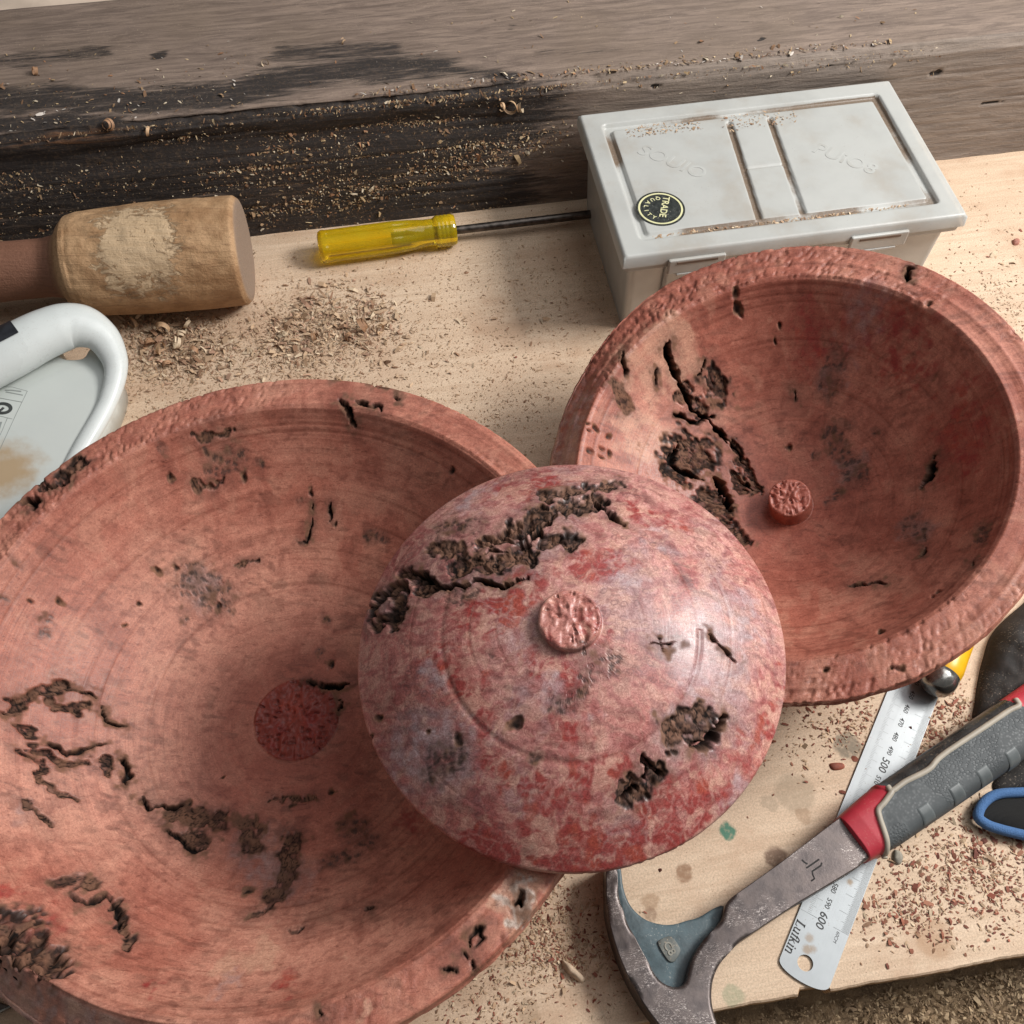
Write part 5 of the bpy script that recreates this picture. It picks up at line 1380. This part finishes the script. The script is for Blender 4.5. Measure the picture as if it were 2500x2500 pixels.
chips("sawdust", P, UPN, 3.6, .3, TAN + [(.5, .3, .2)], "coarse tan shavings heaped behind the big bowl", "shavings", .9, .4, .4)
P = on_bench(cloud([(1330, 2300, 60, 4), (1200, 2440, 70, 2), (1420, 2330, 50, 2), (1330, 2200, 50, 2), (1480, 2480, 90, .6)], 2600))
chips("sawdust", P, UPN, 1.4, .35, TAN + RED[:2], "fine dust in front of the big bowl beside the hammer head", "sawdust")
P = on_bench(cloud([(2380, 2080, 90, 4), (2300, 2180, 90, 3), (2460, 2150, 70, 2), (2240, 1880, 45, 2.5), (2280, 1780, 40, 2), (2200, 2230, 50, 1.5), (1980, 1790, 70, 1.4), (2090, 1760, 40, 1.2), (2330, 1730, 30, 1)], 3600))
chips("sawdust", P, UPN, 1.5, .4, TAN + RED, "fine red and tan chips on the bench around the hammer grip", "sawdust")
P = on_bench(cloud([(2380, 2080, 90, 4), (2260, 2180, 80, 4), (2460, 2150, 80, 2), (2250, 1850, 50, 2.5), (2180, 2240, 40, 2), (2000, 1800, 100, .8), (1900, 1950, 150, .35), (1700, 2180, 160, .2), (2260, 1750, 30, 1)], 260))
chips("red_chips", P, UPN, 2.1, .6, RED, "dark red wood chips strewn on the bench around the hammer grip", "chips", .3, .3, .3)
P = on_bench(np.vstack([cloud([(2400, 560, 110, 1), (2440, 720, 60, 1.6), (2460, 800, 60, 1)], 900), cloud([(1150, 750, 260, 1), (1250, 900, 200, 1)], 170)]))
chips("sawdust", P, UPN, 1.5, .35, TAN + RED[:1], "thin dust on the bench behind the leaning bowl", "sawdust")
P = cloud([(2250, 2440, 260, 1), (2000, 2500, 200, 1), (2420, 2420, 120, 1)], 9000, -44)
P = P[np.array([to_bench(p)[1] for p in P]) < -2]
P[:, 2] += 4 + 5 * fbm(P[:, 0] * .02, P[:, 1] * .02, None, 12)
chips("floor_litter", P, UPN, 1.9, .38, [(.36, .25, .14), (.28, .19, .11), (.45, .33, .2), (.2, .13, .07)], "brown shavings heaped below the front edge of the bench", "shavings", .6, .6, .4)
def beam_points(n, xr, s_mu, s_sd, front):
    x = rng.uniform(*xr, n) if not isinstance(xr, list) else rng.choice(xr, n) + rng.normal(0, 30, n)
    out = []
    for xx in x:
        if front:
            z = np.clip(rng.normal(s_mu, s_sd), 1, BH - 4); y = LEAN * z + 1.0
            if xx < 330: y += math.exp(-((z - (BH - 24)) / 15.0) ** 2) * (1 - sstep(150, 330, xx)) * 5.0
        else:
            z = BH; y = LEAN * BH + 5 + abs(rng.normal(s_mu, s_sd))
        out.append((BEAM0[0] + xx * CA - y * SA, BEAM0[1] + xx * SA + y * CA, z))
    return np.array(out)
FN = (SA * .8, -CA * .8, .6)
chips("sawdust", np.vstack([beam_points(17000, (-220, 270), 52, 22, True), beam_points(9000, (-220, 110), 36, 20, True), beam_points(1500, (60, 180), 86, 9, True), beam_points(700, (120, 560), 95, 10, True)]), FN, 1.5, .36, GOLD, "golden sawdust clinging to the dark front of the timber beam", "sawdust", .5, .5, .2)
chips("sawdust", np.vstack([beam_points(240, (-200, 20), 25, 25, False), beam_points(150, (-200, 560), 50, 40, False), beam_points(420, (100, 520), 2, 4, False)]), UPN, 2.0, .35, GOLD + [(.62, .56, .50)], "pale flecks of dust along the top of the timber beam", "sawdust", .5, .4, .2)
b_ = rng.uniform(0, 1, (650, 2)); lidp = []
for a, b in b_:
    k = rng.integers(0, 4)
    x, y = [(-60 + 150 * a, -BD / 2 + 18 + 3 * b), (-95 + 60 * a, 45 + 12 * b), (-20 + 60 * a, 40 + 18 * b), (-BW / 2 + 25 + 180 * a, -BD / 2 + 17.5 + 4 * b)][k]
    lidp.append((188.4 + x * BCA - y * BSA, 619.6 + x * BSA + y * BCA, BZ - (3.3 if k in (0, 3) else .9)))
chips("sawdust", np.array(lidp), UPN, 1.3, .4, TAN, "pale sawdust lying in the grooves of the plastic box lid", "sawdust", .3, .3, .15)

# single curled shavings
def curl_mesh(seed, turns, rad, width, pitch):
    r = np.random.default_rng(seed); n = 36; t = np.linspace(0, 1, n)
    a = t * turns * SEG + r.uniform(0, 6); rr = rad * (1 + .5 * t) * (1 + .12 * np.sin(7 * t + seed))
    c = np.stack([rr * np.cos(a), pitch * (t - .5), rr * np.sin(a)], 1)
    w = width * (.3 + .7 * np.sin(np.pi * np.clip(t, .04, .96)))
    off = np.array([0, 1., 0]) + np.stack([.35 * np.cos(a), 0 * a, .35 * np.sin(a)], 1)
    V = np.vstack([c - off * w[:, None] / 2, c + off * w[:, None] / 2]); V[:, 2] -= V[:, 2].min()
    F = np.array([[i, i + 1, n + i + 1, n + i] for i in range(n - 1)])
    return V, F
shav_mats = [mat_simple("shaving_tan", (.55, .36, .21), .65, .25, .3, .2), mat_simple("shaving_pale", (.66, .52, .36), .65, .2, .3, .2), mat_simple("shaving_brown", (.36, .20, .11), .65, .25, .3, .2)]
spots = [(395, 815, 4.2, 'b'), (430, 850, 3.6, 'b'), (360, 845, 3.2, 'b'), (330, 800, 3.0, 'b'), (455, 800, 3.0, 'b'), (415, 890, 2.6, 'b'), (300, 850, 2.8, 'b'), (345, 775, 2.6, 'b'), (480, 855, 2.4, 'b'), (395, 860, 3.4, 'b'), (440, 820, 2.6, 'b'),
         (895, 800, 3.8, 'b'), (925, 815, 3.0, 'b'), (700, 820, 2.2, 'b'), (775, 830, 2.4, 'b'), (730, 780, 2.2, 'b'), (820, 760, 2.0, 'b'), (860, 830, 2.2, 'b'),
         (1245, 272, 3.6, 't'), (1275, 268, 2.8, 't'), (1325, 238, 2.8, 't'), (1225, 265, 2.4, 't'), (1190, 240, 2.0, 't'), (262, 318, 3.0, 't'), (365, 330, 2.6, 't'), (650, 160, 2.0, 't'), (85, 185, 2.6, 't'), (840, 105, 1.8, 't')]
for k, (px, py, rad, where) in enumerate(spots):
    V, F = curl_mesh(100 + k, 1.1 + (k * .37) % 1.1, rad, rad * .85, rad * 1.2)
    p = at(px, py, 0) if where == 'b' else beam_surface(px, py)
    o = obj("wood_shaving", mesh_np("wood_shaving", V, F, shav_mats[k % 3], True), None,
            "curled tan wood shaving in the litter behind the big bowl" if where == 'b' else "curled pale wood shaving caught on the timber beam", "shaving",
            "curled shavings on the bench" if where == 'b' else "curled shavings on the beam", None, (p[0], p[1], p[2] + (.3 if where == 'b' else -1.0)))
    o.rotation_euler = (.5 * math.sin(k * 2.1), .4 * math.cos(k * 1.3), k * 1.9)
def lump(name, px, py, poly, h, mat, label, category, z=0.0, seed=3):
    P = at2([(px + x, py + y) for x, y in poly], z); c = P.mean(0)
    obj(name, pillow(name, spline(P - c, 40, True), h, mat, 8, h * .5, seed, 3.0), None, label, category, None, None, (c[0], c[1], z))
lump("wood_offcut", 1398, 2368, [(-28, -24), (-10, -18), (12, 2), (30, 22), (22, 32), (2, 20), (-16, 4)], 4.5, mat_simple("pale_splinter", (.60, .45, .32), .7, .25, .2, .5, .4), "pale broken wood splinter on the bench left of the hammer head", "splinter")
lump("wood_offcut", 2190, 2092, [(-8, -16), (6, -14), (14, 0), (10, 16), (-2, 20), (-12, 6)], 2.6, mat_simple("grey_crumb", (.27, .245, .20), .8, .3, .3, .6, .5), "small grey crumb on the bench at the lower edge of the red collar", "crumb")
lump("wood_chip", 2042, 1872, [(-18, -6), (-4, -10), (16, -8), (20, 2), (8, 8), (-10, 8)], 1.6, mat_simple("red_chip", (.25, .07, .04), .75, .3, .3, .4), "largest flat red chip on the bench left of the steel rule", "chip")
lump("wood_chip", 2480, 592, [(-9, -4), (3, -8), (9, -2), (6, 6), (-6, 7)], 2.4, mat_simple("pink_chip", (.36, .15, .11), .75, .2, .3, .4), "small pink chip on the pale bench at the right behind the leaning bowl", "chip")
